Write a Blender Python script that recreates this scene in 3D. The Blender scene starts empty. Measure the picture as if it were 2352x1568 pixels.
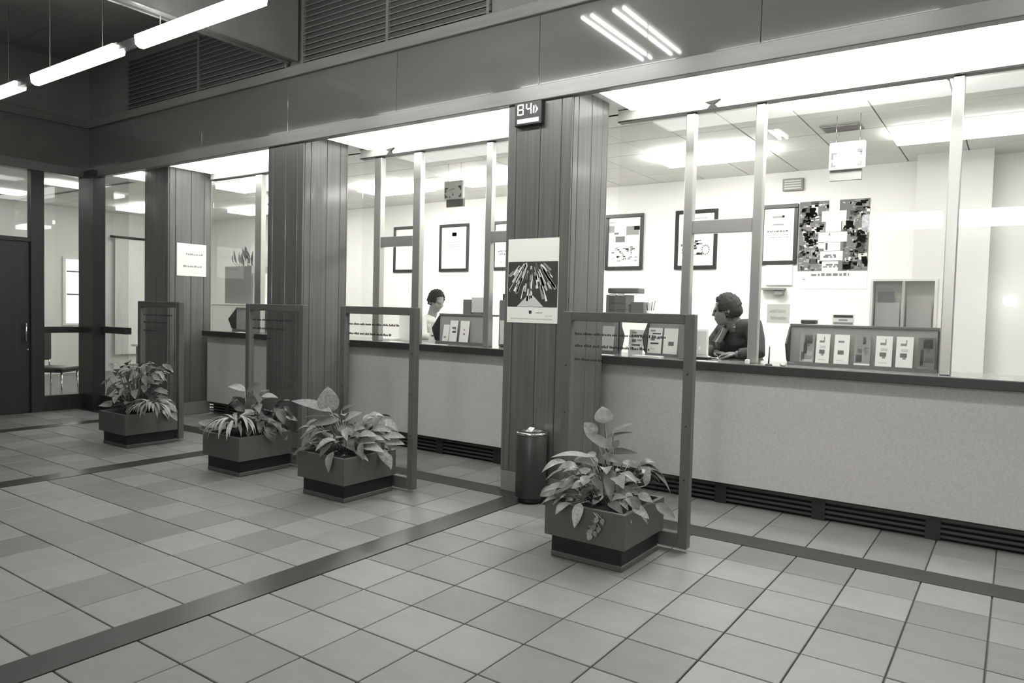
import bpy, bmesh, math, random
from mathutils import Vector, Matrix

random.seed(7)
SC = bpy.context.scene
COL = SC.collection

# ------------------------------------------------------------------ camera
CH = 1.457                                   # eye height of the photographer
F_PX, YAW, PITCH, ROLL = 1662.5, -0.60922, -0.042438, 0.024856
fw = Vector((math.sin(YAW)*math.cos(PITCH), math.cos(YAW)*math.cos(PITCH), math.sin(PITCH)))
rt0 = Vector((math.cos(YAW), -math.sin(YAW), 0)); up0 = rt0.cross(fw)
rt = rt0*math.cos(ROLL) + up0*math.sin(ROLL)
up = up0*math.cos(ROLL) - rt0*math.sin(ROLL)
cam_d = bpy.data.cameras.new('camera'); cam = bpy.data.objects.new('camera', cam_d); COL.objects.link(cam)
cam_d.sensor_width = 36.0; cam_d.lens = F_PX/2352*36.0; cam_d.clip_start = 0.05
cam.matrix_world = Matrix(((rt.x, up.x, -fw.x, 0), (rt.y, up.y, -fw.y, 0), (rt.z, up.z, -fw.z, CH), (0, 0, 0, 1)))
SC.camera = cam

# ------------------------------------------------------------------ world, exposure
wd = bpy.data.worlds.new('World'); SC.world = wd; wd.use_nodes = True
wd.node_tree.nodes['Background'].inputs[0].default_value = (0.5, 0.5, 0.48, 1)
wd.node_tree.nodes['Background'].inputs[1].default_value = 0.3
SC.view_settings.view_transform = 'Standard'; SC.view_settings.look = 'None'
SC.view_settings.exposure = 0.32; SC.view_settings.gamma = 1.0
SC.view_settings.use_curve_mapping = False

# brightness of the lamps (radiance of their diffusers)
E_ROW, E_CEIL, E_COVE, E_OFFICE, E_BACK = 36.0, 20.0, 4.0, 32.0, 7.5

# ------------------------------------------------------------------ helpers
def ray(u, v):
    return rt*((u-1176)/F_PX) - up*((v-784)/F_PX) + fw
def at(u, v, y=None, x=None, z=None):        # a measured point of the photograph on one of the planes of the room
    r = ray(u, v)
    t = y/r.y if y is not None else (x/r.x if x is not None else (z-CH)/r.z)
    return Vector((0, 0, CH)) + r*t

def tone(v): return (v, v*1.006, v*0.955, 1)

MATS = {}
def mat(name, v=0.5, rough=0.6, metal=0.0, emit=0.0, spec=0.5, var=0.0, scale=(1, 1, 1), detail=3.0, bump=0.0, rnd=0.0, coat=0.0):
    if name in MATS: return MATS[name]
    m = bpy.data.materials.new(name); m.use_nodes = True; MATS[name] = m
    nt = m.node_tree; b = nt.nodes['Principled BSDF']
    b.inputs['Base Color'].default_value = tone(v); b.inputs['Roughness'].default_value = rough
    b.inputs['Metallic'].default_value = metal; b.inputs['Specular IOR Level'].default_value = spec
    b.inputs['Coat Weight'].default_value = coat; b.inputs['Coat Roughness'].default_value = 0.12
    if emit:
        b.inputs['Emission Color'].default_value = (1, 1, 0.965, 1); b.inputs['Emission Strength'].default_value = emit
    if var or bump or rnd:
        tc = nt.nodes.new('ShaderNodeTexCoord'); mp = nt.nodes.new('ShaderNodeMapping')
        mp.inputs['Scale'].default_value = scale
        nt.links.new(tc.outputs['Object'], mp.inputs[0])
        nz = nt.nodes.new('ShaderNodeTexNoise'); nz.inputs['Scale'].default_value = 1.0
        nz.inputs['Detail'].default_value = detail; nz.inputs['Roughness'].default_value = 0.65
        oi = nt.nodes.new('ShaderNodeObjectInfo')
        ad = nt.nodes.new('ShaderNodeVectorMath'); ad.operation = 'ADD'
        cb = nt.nodes.new('ShaderNodeCombineXYZ'); ml = nt.nodes.new('ShaderNodeMath'); ml.operation = 'MULTIPLY'; ml.inputs[1].default_value = 37.0
        nt.links.new(oi.outputs['Random'], ml.inputs[0])
        for k in range(3): nt.links.new(ml.outputs[0], cb.inputs[k])
        nt.links.new(mp.outputs[0], ad.inputs[0]); nt.links.new(cb.outputs[0], ad.inputs[1])
        nt.links.new(ad.outputs[0], nz.inputs['Vector'])
        # factor = 1 + var*(noise-.5)*2 + rnd*(random-.5)*2
        a = nt.nodes.new('ShaderNodeMath'); a.operation = 'MULTIPLY_ADD'
        nt.links.new(nz.outputs[0], a.inputs[0]); a.inputs[1].default_value = 2*var; a.inputs[2].default_value = 1-var
        c = nt.nodes.new('ShaderNodeMath'); c.operation = 'MULTIPLY_ADD'
        nt.links.new(oi.outputs['Random'], c.inputs[0]); c.inputs[1].default_value = 2*rnd; c.inputs[2].default_value = 1-rnd
        d = nt.nodes.new('ShaderNodeMath'); d.operation = 'MULTIPLY'
        nt.links.new(a.outputs[0], d.inputs[0]); nt.links.new(c.outputs[0], d.inputs[1])
        vm = nt.nodes.new('ShaderNodeVectorMath'); vm.operation = 'SCALE'
        vm.inputs[0].default_value = tone(v)[:3]; nt.links.new(d.outputs[0], vm.inputs['Scale'])
        nt.links.new(vm.outputs[0], b.inputs['Base Color'])
        if bump:
            bp = nt.nodes.new('ShaderNodeBump'); bp.inputs['Strength'].default_value = bump; bp.inputs['Distance'].default_value = 0.004
            nt.links.new(nz.outputs[0], bp.inputs['Height']); nt.links.new(bp.outputs[0], b.inputs['Normal'])
    return m

def glass_mat(name, tint=0.93, refl=1.0):
    if name in MATS: return MATS[name]
    m = bpy.data.materials.new(name); m.use_nodes = True; MATS[name] = m
    nt = m.node_tree; nt.nodes.remove(nt.nodes['Principled BSDF'])
    out = nt.nodes['Material Output']
    tr = nt.nodes.new('ShaderNodeBsdfTransparent'); tr.inputs[0].default_value = (tint, tint, tint, 1)
    gl = nt.nodes.new('ShaderNodeBsdfGlossy'); gl.inputs['Roughness'].default_value = 0.0; gl.inputs[0].default_value = (1, 1, 1, 1)
    lw = nt.nodes.new('ShaderNodeLayerWeight'); lw.inputs['Blend'].default_value = 0.5
    pw = nt.nodes.new('ShaderNodeMath'); pw.operation = 'POWER'; pw.inputs[1].default_value = 5.0
    ml = nt.nodes.new('ShaderNodeMath'); ml.operation = 'MULTIPLY_ADD'; ml.inputs[1].default_value = 0.8*refl; ml.inputs[2].default_value = 0.04*refl
    nt.links.new(lw.outputs['Facing'], pw.inputs[0]); nt.links.new(pw.outputs[0], ml.inputs[0])
    mx = nt.nodes.new('ShaderNodeMixShader')
    nt.links.new(ml.outputs[0], mx.inputs[0]); nt.links.new(tr.outputs[0], mx.inputs[1]); nt.links.new(gl.outputs[0], mx.inputs[2])
    nt.links.new(mx.outputs[0], out.inputs['Surface'])
    return m

class MB:
    """collects shapes in world coordinates; build() links them as one mesh object"""
    def __init__(s): s.v = []; s.f = []; s.m = []; s.mi = 0; s.smooth = []
    def add(s, vs, fs, smooth=False):
        o = len(s.v); s.v += [tuple(p) for p in vs]
        for f in fs: s.f.append(tuple(i+o for i in f)); s.m.append(s.mi); s.smooth.append(smooth)
        return s
    def box(s, x0, x1, y0, y1, z0, z1, ch=0.0):
        if x0 > x1: x0, x1 = x1, x0
        if y0 > y1: y0, y1 = y1, y0
        if z0 > z1: z0, z1 = z1, z0
        if ch <= 0:
            vs = [(x, y, z) for z in (z0, z1) for y in (y0, y1) for x in (x0, x1)]
            return s.add(vs, [(0, 2, 3, 1), (4, 5, 7, 6), (0, 1, 5, 4), (2, 6, 7, 3), (0, 4, 6, 2), (1, 3, 7, 5)])
        bm = bmesh.new(); bmesh.ops.create_cube(bm, size=1)
        for v in bm.verts:
            v.co = Vector(((x0+x1)/2+v.co.x*(x1-x0), (y0+y1)/2+v.co.y*(y1-y0), (z0+z1)/2+v.co.z*(z1-z0)))
        bmesh.ops.bevel(bm, geom=list(bm.edges), offset=ch, segments=1, affect='EDGES', profile=0.5)
        bm.verts.ensure_lookup_table(); bm.verts.index_update()
        s.add([v.co[:] for v in bm.verts], [[v.index for v in f.verts] for f in bm.faces]); bm.free()
        return s
    def prism(s, poly, a0, a1, axis='x'):        # poly of 2-tuples extruded along an axis
        n = len(poly); vs = []
        for a in (a0, a1):
            for p, q in poly:
                vs.append({'x': (a, p, q), 'y': (p, a, q), 'z': (p, q, a)}[axis])
        fs = [tuple(range(n))[::-1], tuple(range(n, 2*n))] + [(i, (i+1) % n, n+(i+1) % n, n+i) for i in range(n)]
        return s.add(vs, fs)
    def tube(s, pts, rad, seg=8, smooth=True):
        pts = [Vector(p) for p in pts]; n = len(pts)
        if not isinstance(rad, (list, tuple)): rad = [rad]*n
        vs = []; fs = []; ref = None
        for i, p in enumerate(pts):
            d = (pts[min(i+1, n-1)]-pts[max(i-1, 0)]).normalized()
            if ref is None: ref = d.orthogonal().normalized()
            ref = (ref - d*ref.dot(d)); ref = ref.normalized() if ref.length > 1e-6 else d.orthogonal().normalized()
            b = d.cross(ref)
            for k in range(seg):
                a = 2*math.pi*k/seg; vs.append(p + (ref*math.cos(a)+b*math.sin(a))*rad[i])
        for i in range(n-1):
            for k in range(seg):
                fs.append((i*seg+k, i*seg+(k+1) % seg, (i+1)*seg+(k+1) % seg, (i+1)*seg+k))
        fs.append(tuple(range(seg))[::-1]); fs.append(tuple(range((n-1)*seg, n*seg)))
        return s.add(vs, fs, smooth)
    def lathe(s, c, prof, seg=24):               # prof: (radius, z)
        vs = []; fs = []; n = len(prof)
        for r, z in prof:
            for k in range(seg):
                a = 2*math.pi*k/seg; vs.append((c[0]+r*math.cos(a), c[1]+r*math.sin(a), c[2]+z))
        for i in range(n-1):
            for k in range(seg): fs.append((i*seg+k, i*seg+(k+1) % seg, (i+1)*seg+(k+1) % seg, (i+1)*seg+k))
        fs.append(tuple(range(seg))[::-1]); fs.append(tuple(range((n-1)*seg, n*seg)))
        return s.add(vs, fs, True)
    def ellipsoid(s, c, r, seg=16, rings=10, M=None):
        vs = []; fs = []
        for i in range(rings+1):
            th = math.pi*i/rings
            for k in range(seg):
                a = 2*math.pi*k/seg
                p = Vector((r[0]*math.sin(th)*math.cos(a), r[1]*math.sin(th)*math.sin(a), r[2]*math.cos(th)))
                if M: p = M @ p
                vs.append(Vector(c)+p)
        for i in range(rings):
            for k in range(seg): fs.append((i*seg+k, (i+1)*seg+k, (i+1)*seg+(k+1) % seg, i*seg+(k+1) % seg))
        return s.add(vs, fs, True)
    def build(s, name, mats, parent=None, origin=None, kind=None, label=None):
        if not isinstance(mats, (list, tuple)): mats = [mats]
        if parent is not None: origin = Vector(parent['_o'])
        elif origin is None:
            xs = [p[0] for p in s.v]; ys = [p[1] for p in s.v]; zs = [p[2] for p in s.v]
            origin = Vector(((min(xs)+max(xs))/2, (min(ys)+max(ys))/2, min(zs)))
        origin = Vector(origin)
        me = bpy.data.meshes.new(name)
        me.from_pydata([tuple(Vector(p)-origin) for p in s.v], [], s.f)
        for m in mats: me.materials.append(m)
        me.polygons.foreach_set('material_index', [min(i, len(mats)-1) for i in s.m])
        me.polygons.foreach_set('use_smooth', s.smooth); me.update()
        o = bpy.data.objects.new(name, me); COL.objects.link(o); o['_o'] = tuple(origin)
        if parent is not None: o.parent = parent
        else: o.location = origin
        if kind: o['kind'] = kind
        if label: o['label'] = label
        return o

def tag(o, label, cat, group=None):
    o['label'] = label; o['category'] = cat
    if group: o['group'] = group
    return o
def thing(name, loc, label, cat, group=None):
    o = bpy.data.objects.new(name, None); COL.objects.link(o); o.location = loc; o['_o'] = tuple(loc)
    o.empty_display_size = 0.1
    return tag(o, label, cat, group)
def bx(*a, **k): return MB().box(*a, **k)
def piece(name, me, loc, parent, scale=None, rot=None):
    o = bpy.data.objects.new(name, me); COL.objects.link(o); o.parent = parent
    o.location = Vector(loc) - Vector(parent['_o'])
    if scale: o.scale = scale
    if rot: o.rotation_euler = rot
    return o
def box_mesh(name, sx, sy, sz, m, ch=0.0):       # centred in x and y, base at z = 0
    mb = bx(-sx/2, sx/2, -sy/2, sy/2, 0, sz, ch=ch)
    me = bpy.data.meshes.new(name); me.from_pydata(mb.v, [], mb.f); me.materials.append(m); return me

# ------------------------------------------------------------------ materials
WOOD = mat('pillar_wood', 0.120, 0.38, var=0.62, scale=(48, 48, 0.7), detail=6, bump=0.10, rnd=0.08, coat=0.25)
WOODH = mat('trim_wood', 0.165, 0.30, var=0.35, scale=(1.2, 24, 24), detail=4, bump=0.08)
WOODY = mat('trim_wood_side', 0.12, 0.32, var=0.35, scale=(24, 1.2, 24), detail=4)
LACQ = mat('lacquered_fascia', 0.105, 0.035, var=0.15, scale=(0.6, 3, 3), detail=3, coat=0.3)
DARKW = mat('dark_ceiling_wood', 0.14, 0.30, var=0.3, scale=(3, 3, 3))
DARKWALL = mat('dark_wall_wood', 0.032, 0.42, var=0.35, scale=(20, 20, 0.8))
FRAME = mat('screen_frame_wood', 0.125, 0.42, var=0.30, scale=(22, 22, 1.0))
FRAMEH = mat('screen_rail_wood', 0.110, 0.42, var=0.30, scale=(1.5, 22, 22))
ALU = mat('brushed_aluminium', 0.46, 0.36, metal=0.75)
TILE = mat('floor_tile', 0.22, 0.50, var=0.16, scale=(5, 9, 5), detail=5, bump=0.10, rnd=0.21)
GROUT = mat('grout', 0.12, 0.8)
STRIP = mat('dark_stone_strip', 0.045, 0.30, spec=0.35, var=0.25, scale=(6, 6, 6))
PANEL = mat('speckled_counter_laminate', 0.56, 0.62, var=0.22, scale=(90, 90, 90), detail=2)
NOSE = mat('dark_counter_edge', 0.035, 0.45)
TOP = mat('counter_worktop', 0.20, 0.18)
KICK = mat('black_kick_board', 0.018, 0.5)
PLANT_BOX = mat('planter_brown', 0.105, 0.55, var=0.15, scale=(5, 5, 5))
BLACK = mat('black_plinth', 0.012, 0.5)
SOIL = mat('soil', 0.02, 0.95, var=0.4, scale=(60, 60, 60))
WHITE = mat('white_paint', 0.82, 0.6, var=0.03, scale=(2, 2, 2))
WALLP = mat('white_wallpaper', 0.80, 0.75, var=0.04, scale=(40, 40, 40))
CEILP = mat('ceiling_panel_white', 0.74, 0.8, var=0.05, scale=(30, 30, 30))
GRID = mat('ceiling_grid', 0.35, 0.6)
PAPER = mat('white_paper', 0.86, 0.7)
GREYP = mat('grey_print', 0.30, 0.7)
LGREY = mat('light_grey_print', 0.62, 0.7)
MIDP = mat('mid_print', 0.16, 0.7)
DARKP = mat('dark_print', 0.045, 0.6)
BLACKP = mat('black_plastic', 0.02, 0.4)
GREYPL = mat('grey_plastic', 0.22, 0.45)
CHROME = mat('chrome', 0.75, 0.12, metal=1.0)
SKIRT = mat('stone_skirting', 0.24, 0.4, var=0.2, scale=(8, 8, 8))
LAMP_ROW = mat('lamp_diffuser_row', 0.9, 0.5, emit=E_ROW)
LAMP_CEIL = mat('lamp_tube_ceiling', 0.9, 0.5, emit=E_CEIL)
LAMP_FAINT = mat('lamp_diffuser_faint', 0.9, 0.5, emit=2.0)  # weaker row diffusers, dimmed towards both ends to grade light along the hall
LAMP_LOW = mat('lamp_diffuser_low', 0.9, 0.5, emit=10.0)
LAMP_MEDIUM = mat('lamp_diffuser_medium', 0.9, 0.5, emit=18.0)
LAMP_DIM = mat('lamp_tube_far', 0.9, 0.5, emit=9.0)
LAMP_COVE = mat('lamp_tube_cove', 0.9, 0.5, emit=E_COVE)
LAMP_OFF = mat('lamp_diffuser_office', 0.9, 0.5, emit=E_OFFICE)
LAMP_BACK = mat('lamp_diffuser_back_office', 0.9, 0.5, emit=E_BACK)
LAMP_REAR = mat('lamp_diffuser_rear', 0.9, 0.5, emit=42.0)
LAMP_WEAK = mat('lamp_diffuser_weak', 0.9, 0.5, emit=5.0)
FLASH_GLOBE = mat('flash_globe', 0.9, 0.5, emit=200.0)
LED = mat('lit_digits', 0.6, 0.5, emit=0.9)
GLASS = glass_mat('clear_glass', 0.98, 0.9)
GLASS2 = glass_mat('partition_glass', 0.99, 1.0)
GLASSD = glass_mat('smoked_glass', 0.90, 1.0)
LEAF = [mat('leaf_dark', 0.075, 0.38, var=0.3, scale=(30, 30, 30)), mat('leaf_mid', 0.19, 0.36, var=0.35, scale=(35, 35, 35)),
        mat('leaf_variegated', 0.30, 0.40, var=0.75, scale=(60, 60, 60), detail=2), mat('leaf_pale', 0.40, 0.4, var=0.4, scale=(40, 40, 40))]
SKIN = mat('skin', 0.16, 0.5)
SKIN2 = mat('skin_light', 0.30, 0.5)
HAIR = mat('dark_hair', 0.045, 0.85, var=0.8, scale=(120, 120, 50), bump=0.6, spec=0.2)
SUIT = mat('dark_suit_cloth', 0.035, 0.85, var=0.25, scale=(60, 60, 60))
SHIRT = mat('shirt_cloth', 0.75, 0.8)
TIE = mat('grey_tie', 0.16, 0.6)
CURT = mat('curtain_cloth', 0.80, 0.8)

# ------------------------------------------------------------------ main dimensions
XL, XR = -10.30, 4.2            # hall left wall, hall right wall
YREAR = -3.6                    # hall wall behind the camera
YF = 4.747                      # plane of the fascia and the pillar fronts
ZF0, ZT0, ZT1, ZU0, ZU1, ZC = 3.08, 3.085, 3.20, 3.735, 3.835, 4.56
ZS = 3.165                      # soffit behind the fascia
YG = 5.60                       # glass partition plane
YB = 9.42                       # back wall of the office
ZOC = 3.27                      # office ceiling
XW = -15.4                      # west wall of the office

# ------------------------------------------------------------------ floor: bed, strips and tiles
floor = bx(XL-0.1, XR, YREAR, 5.75, -0.10, -0.012).build('floor', GROUT, kind='structure')
bx(XW, 4.5, 5.75, YB, -0.10, 0.0).build('floor_office', mat('office_carpet', 0.25, 0.9), kind='structure')
bx(XW, XL-0.1, 2.0, 5.75, -0.10, 0.0).build('floor_side_office', mat('office_carpet', 0.25, 0.9), kind='structure')
xstrips = [(-3.25, -3.045), (-6.555, -6.345), (-9.185, -8.98)]
Y0S, Y1S = 4.60, 4.82
for a, b in xstrips: bx(a+.004, b-.004, YREAR, Y0S-.003, -0.012, 0.0015).build('stone_strip', STRIP, floor)
bx(XL, XR, Y0S, Y1S, -0.012, 0.0015).build('stone_strip', STRIP, floor)
cols = []
def span(a, b, n):
    w = (b-a)/n; return [(a+i*w, a+(i+1)*w) for i in range(n)]
cols += span(-3.045, -0.048, 9) + [(-0.048+.333*i, -0.048+.333*(i+1)) for i in range(12)]
cols += span(-6.345, -3.25, 9) + span(-8.98, -6.555, 7) + span(XL, -9.185, 3)
rows = [(Y0S-.333*(i+1), Y0S-.333*i) for i in range(24)] + span(Y1S, 5.59, 2)
tiles = []
def inframe(p):
    d = Vector(p)-Vector((0, 0, CH)); z = d.dot(fw)
    if z < 0.3: return None
    return 1176+F_PX*d.dot(rt)/z, 784-F_PX*d.dot(up)/z, z
rest = MB(); meshes = {}
for (a, b) in cols:
    for (c, d) in rows:
        pr = [inframe((x, y, 0)) for x in (a, b) for y in (c, d)]
        vis = any(q and -20 < q[0] < 2372 and -20 < q[1] < 1588 for q in pr)
        q0 = inframe(((a+b)/2, (c+d)/2, 0))
        tiles.append((vis, (q0[2] if q0 else 99), a, b, c, d))
tiles.sort(key=lambda t: (not t[0], t[1]))
for i, (vis, dep, a, b, c, d) in enumerate(tiles):
    g = 0.0035
    if vis and i < 300:
        key = (round(b-a, 3), round(d-c, 3))
        if key not in meshes: meshes[key] = box_mesh('tile', b-a-2*g, d-c-2*g, 0.012, TILE, ch=0.0025)
        piece('tile', meshes[key], ((a+b)/2, (c+d)/2, -0.012+random.uniform(-.0006, .0006)), floor)
    else:
        rest.box(a+g, b-g, c+g, d-g, -0.012, 0)
rest.build('tile_field', TILE, floor, kind='stuff')

# ------------------------------------------------------------------ hall shell
ceiling = bx(XL-0.3, XR+.1, YREAR-.1, YF+0.06, ZC, ZC+0.1).build('ceiling', DARKW, kind='structure')
bx(XR, XR+0.1, YREAR, 5.6, 0, ZC).build('wall_right', mat('hall_wall', 0.30, 0.6), kind='structure')
bx(XL-0.3, XR+0.1, YREAR-0.1, YREAR, 0, ZC).build('wall_rear', mat('hall_wall', 0.30, 0.6), kind='structure')
# cross beam of the ceiling over the second pillar, with raised edge strips; another near the corner
for (xa, xb) in ((-6.10, -5.94),):
    beam = bx(xa, xb, YREAR, YF-0.05, 3.88, ZC).build('ceiling_beam', DARKW, ceiling)
    for xe in (xa, xb-0.03): bx(xe, xe+0.03, YREAR, YF-0.05, 3.862, 3.88).build('edge_strip', WOODY, beam)
for k in range(10):
    y = YREAR+0.6+k*0.85
    bx(XL, XR, y, y+0.03, ZC-0.02, ZC).build('batten', DARKW, ceiling)
# fascia wall over the counter: lower trim, lacquered panels, upper trim, louvre grille, top panel
fas = bx(XL, XR, YF+0.012, YF+0.06, ZF0+.01, ZC).build('wall_fascia', DARKW, kind='structure')
seams = [XL, -8.9, -7.35, -5.87, -4.40, -3.12, -1.40, 0.3, 1.9, XR]
seams = [XL, -9.16, -7.65, -6.14, -4.63, -3.12, -1.43, 0.25, 1.9, XR]
for a, b in zip(seams[:-1], seams[1:]):
    bx(a+.002, b-.002, YF-0.004, YF+0.012, ZT1, ZU0, ch=0.0015).build('fascia_panel', LACQ, fas)
bx(XL, XR, YF-0.030, YF+0.05, ZF0, ZT1, ch=0.006).build('lower_trim', WOODH, fas)
bx(XL, XR, YF-0.045, YF+0.02, ZU0, ZU1, ch=0.006).build('upper_trim', WOODH, fas)
for (xa, xb) in ((-5.92, -3.60), (-9.3, -6.14)):
    grille = bx(xa, xb, YF+0.004, YF+0.0125, ZU1+.02, 4.45).build('louvre_grille', mat('louvre_back', .05, .6), fas)
    n = 11
    for i in range(n):
        z = ZU1+.03+i*(4.45-ZU1-.03)/n
        MB().prism([(YF+.004, z), (YF-.022, z-.012), (YF-.022, z-.004), (YF+.004, z+.012)], xa, xb, 'x').build('louvre_slat', mat('louvre_slat', 0.15, 0.35), grille)
    for x in (xa, (xa+xb)/2, xb-.03): bx(x, x+.03, YF-.026, YF+.004, ZU1, 4.46).build('louvre_post', DARKW, grille)
# soffit behind the fascia (white, lit by the hidden lamps)
bx(XL-0.2, 4.4, YF+0.06, YG+0.10, ZS, ZS+0.1).build('soffit', WHITE, kind='structure')
bx(XL-0.2, 4.4, YG+0.06, YG+0.10, ZS, ZOC+.12).build('trim_1', WHITE, kind='structure')

# ------------------------------------------------------------------ hall lamps
lamp_labels = ['far end of the lamp row, ending at the left edge of the photo', 'second lamp of the row from the left edge, fully in view',
               'nearest lamp of the row, running out at the top edge', 'lamp of the row above the near planter', 'lamp of the row over the right half of the hall', 'last lamp of the row at the right hall wall']
YR, ZR = 3.31, 3.62
for i in range(6):
    x0 = -10.295+i*2.02
    lo = thing('tube_lamp', (x0+.82, YR, ZR), 'tube lamp, '+lamp_labels[i], 'lamp', 'row of tube lamps in the hall')
    bx(x0, x0+1.65, YR-.02, YR+.02, ZR+.0955, ZR+.12).build('housing', DARKW, lo)
    MB().prism([(YR-.06, ZR+.095), (YR-.05, ZR+.02), (YR-.02, ZR), (YR+.02, ZR), (YR+.05, ZR+.02), (YR+.06, ZR+.095)], x0, x0+1.65, 'x').build('diffuser', (LAMP_FAINT, LAMP_LOW, LAMP_MEDIUM, LAMP_ROW, LAMP_MEDIUM, LAMP_LOW)[i], lo)
    bx(x0+1.65, x0+2.02, YR-.03, YR+.03, ZR+.04, ZR+.10).build('connector', DARKW, lo)
    for x in (x0+.3, x0+1.35): MB().tube([(x, YR, ZR+.12), (x, YR, ZC)], .004, 6).build('suspension_rod', DARKW, lo)
for j, (x, y0) in enumerate(((-3.40, 1.42), (-3.76, 1.42), (-7.20, 1.55), (-7.56, 1.55), (0.2, 1.42), (0.56, 1.42), (-3.40, -1.6), (0.2, -1.6))):
    lo = thing('ceiling_lamp', (x, y0+.75, ZC-.09), 'twin tube ceiling lamp, %s' % ['mirrored in the fascia right of the number display', 'mirrored in the fascia just above the number display', 'mirrored in the fascia over the middle bay, right one', 'mirrored in the fascia over the middle bay, left one', 'over the near counter', 'over the near counter edge', 'behind the camera, second in the front row', 'behind the camera, fourth in the front row', 'behind the camera, first in the front row', 'behind the camera, third in the front row', 'behind the camera, last in the front row', 'first in the rear row', 'second in the rear row', 'third in the rear row', 'last in the rear row'][j], 'lamp', 'ceiling lamps of the hall')
    bx(x-.10, x+.10, y0, y0+1.5, ZC-.05, ZC-.001).build('housing', DARKW, lo)
    for s in (-.055, .055): MB().tube([(x+s, y0+.02, ZC-.072), (x+s, y0+1.48, ZC-.072)], .019, 8).build('tube', LAMP_CEIL if x > -5 else LAMP_DIM, lo)
# lamps on the wall behind the camera, mirrored in the partition glass at the right edge
for (a, b, lab) in ((-1.0, 0.6, 'long white wall lamp behind the camera, mirrored in the glass at the right edge'), (-2.45, -1.15, 'long weak wall lamp behind the camera left, mirrored faintly in the near glass')):
    lo = thing('wall_lamp', ((a+b)/2, YREAR+.15, 3.15), lab, 'lamp', 'wall lamps behind the camera')
    bx(a, b, YREAR+.0005, YREAR+.12, 3.10, 3.36).build('housing', WHITE, lo)
    bx(a+.02, b-.02, YREAR+.12, YREAR+.20, 3.08, 3.38, ch=.02).build('diffuser', LAMP_REAR if a > -1.5 else LAMP_WEAK, lo)
lo = thing('flash_stand_in', (-.125, YREAR+.2, 1.82), 'round white globe added behind the camera in place of its flash, mirrored in the glass at the right edge', 'lamp')  # added globe standing in for the camera flash, also lights the fronts
MB().ellipsoid((-.125, YREAR+.2, 1.83), (.10, .10, .10)).build('globe', FLASH_GLOBE, lo)
MB().tube([(-.125, YREAR+.0005, 1.83), (-.125, YREAR+.12, 1.83)], .03, 10).build('bracket', CHROME, lo)
# luminous panels in the soffit behind the fascia, one run per bay
for j, (a, b) in enumerate(((-10.1, -9.45), (-8.70, -6.55), (-5.80, -3.50), (-2.72, 0.25), (0.4, 3.6))):
    lo = thing('soffit_lamp', ((a+b)/2, YF+.16, ZS-.06), ['flat luminous soffit lamp over the glazed corner left of the pillar with the white sign',
        'flat luminous soffit lamp over the narrow bay behind the second planter', 'flat luminous soffit lamp over the middle bay with the clerk in white',
        'flat luminous soffit lamp over the near bay with the clerk in the suit', 'flat luminous soffit lamp beyond the right edge of the photo'][j], 'lamp', 'soffit lamps behind the fascia')
    bx(a, b, YF+.12, YF+.78, ZS-.012, ZS-.0005).build('housing', WHITE, lo)
    bx(a+.02, b-.02, YF+.14, YF+.76, ZS-.03, ZS-.0125).build('diffuser', LAMP_COVE, lo)

# ------------------------------------------------------------------ pillars
def pillar(x0, x1, y0, y1, ztop, label, nf=3, ns=3):
    t = thing('pillar', ((x0+x1)/2, (y0+y1)/2, 0), label, 'pillar', 'wood clad pillars')
    bx(x0+.02, x1-.02, y0+.02, y1-.02, 0, ztop).build('core', DARKWALL, t)
    sk = .17
    bx(x0+.004, x1-.004, y0+.004, y1-.004, 0, sk, ch=.004).build('skirting', SKIRT, t)
    def run(n):
        e = [0.17] + [(1-.34)/(n-1)]*0
        return {3: (0, .17, .60, 1), 4: (0, .14, .52, .84, 1)}[n]
    for face in ('front', 'back'):
        for a, b in zip(run(nf)[:-1], run(nf)[1:]):
            xa, xb = x0+(x1-x0)*a, x0+(x1-x0)*b
            ya = y0 if face == 'front' else y1-.02
            bx(xa+.002, xb-.002, ya, ya+.02, sk, ztop, ch=.004).build('board', WOOD, t)
    for face in ('left', 'right'):
        for a, b in zip(run(ns)[:-1], run(ns)[1:]):
            ya, yb = y0+.02+(y1-y0-.04)*a, y0+.02+(y1-y0-.04)*b
            xa = x0 if face == 'left' else x1-.02
            bx(xa, xa+.02, ya+.002, yb-.002, sk, ztop, ch=.004).build('board', WOOD, t)
    return t
pillar(-3.40, -2.81, YF, 5.335, ZS, 'wood clad pillar with the number display and the ray poster, nearest of three', 4, 4)
pillar(-6.455, -5.894, YF, 5.335, ZS, 'wood clad pillar without any sign, behind the second planter', 4, 4)
pillar(-9.353, -8.796, 5.0, 5.60, ZS, 'wood clad pillar carrying the small white square sign, farthest of three', 4, 4)

# ------------------------------------------------------------------ service counter
sc = thing('service_counter', (-3.6, 5.7, 0), 'long service counter with pale speckled front panels and black slotted base', 'counter')
XC0, XC1 = -8.72, 3.6
for a, b in ((-8.72, -6.3), (-6.3, -3.1), (-3.1, 0.6), (0.6, 3.6)):
    bx(a+.0008, b-.0008, 5.50, 5.53, 0.168, 1.035).build('front_panel', PANEL, sc)
bx(XC0, XC1, 5.60, 5.62, 0, 0.17).build('kick_board', KICK, sc)
bx(XC0, XC1, 5.53, 5.60, 0.15, 0.17).build('kick_soffit', KICK, sc)
for i in range(4):
    z = .022+i*.036
    bx(XC0, XC1, 5.545, 5.60, z, z+.016).build('grille_bar', mat('grille_bar', 0.05, 0.4), sc)
for i in range(17):
    x = XC0+.35+i*.72
    bx(x, x+.09, 5.540, 5.60, 0.0, .150).build('grille_block', KICK, sc)
bx(XC0, XC1, 5.95, 5.98, 0, 1.03).build('back_panel', GREYPL, sc)
ct = thing('counter_top', (-3.6, 5.7, 1.035), 'glossy worktop with thick dark front edge along the whole counter', 'worktop')
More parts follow.
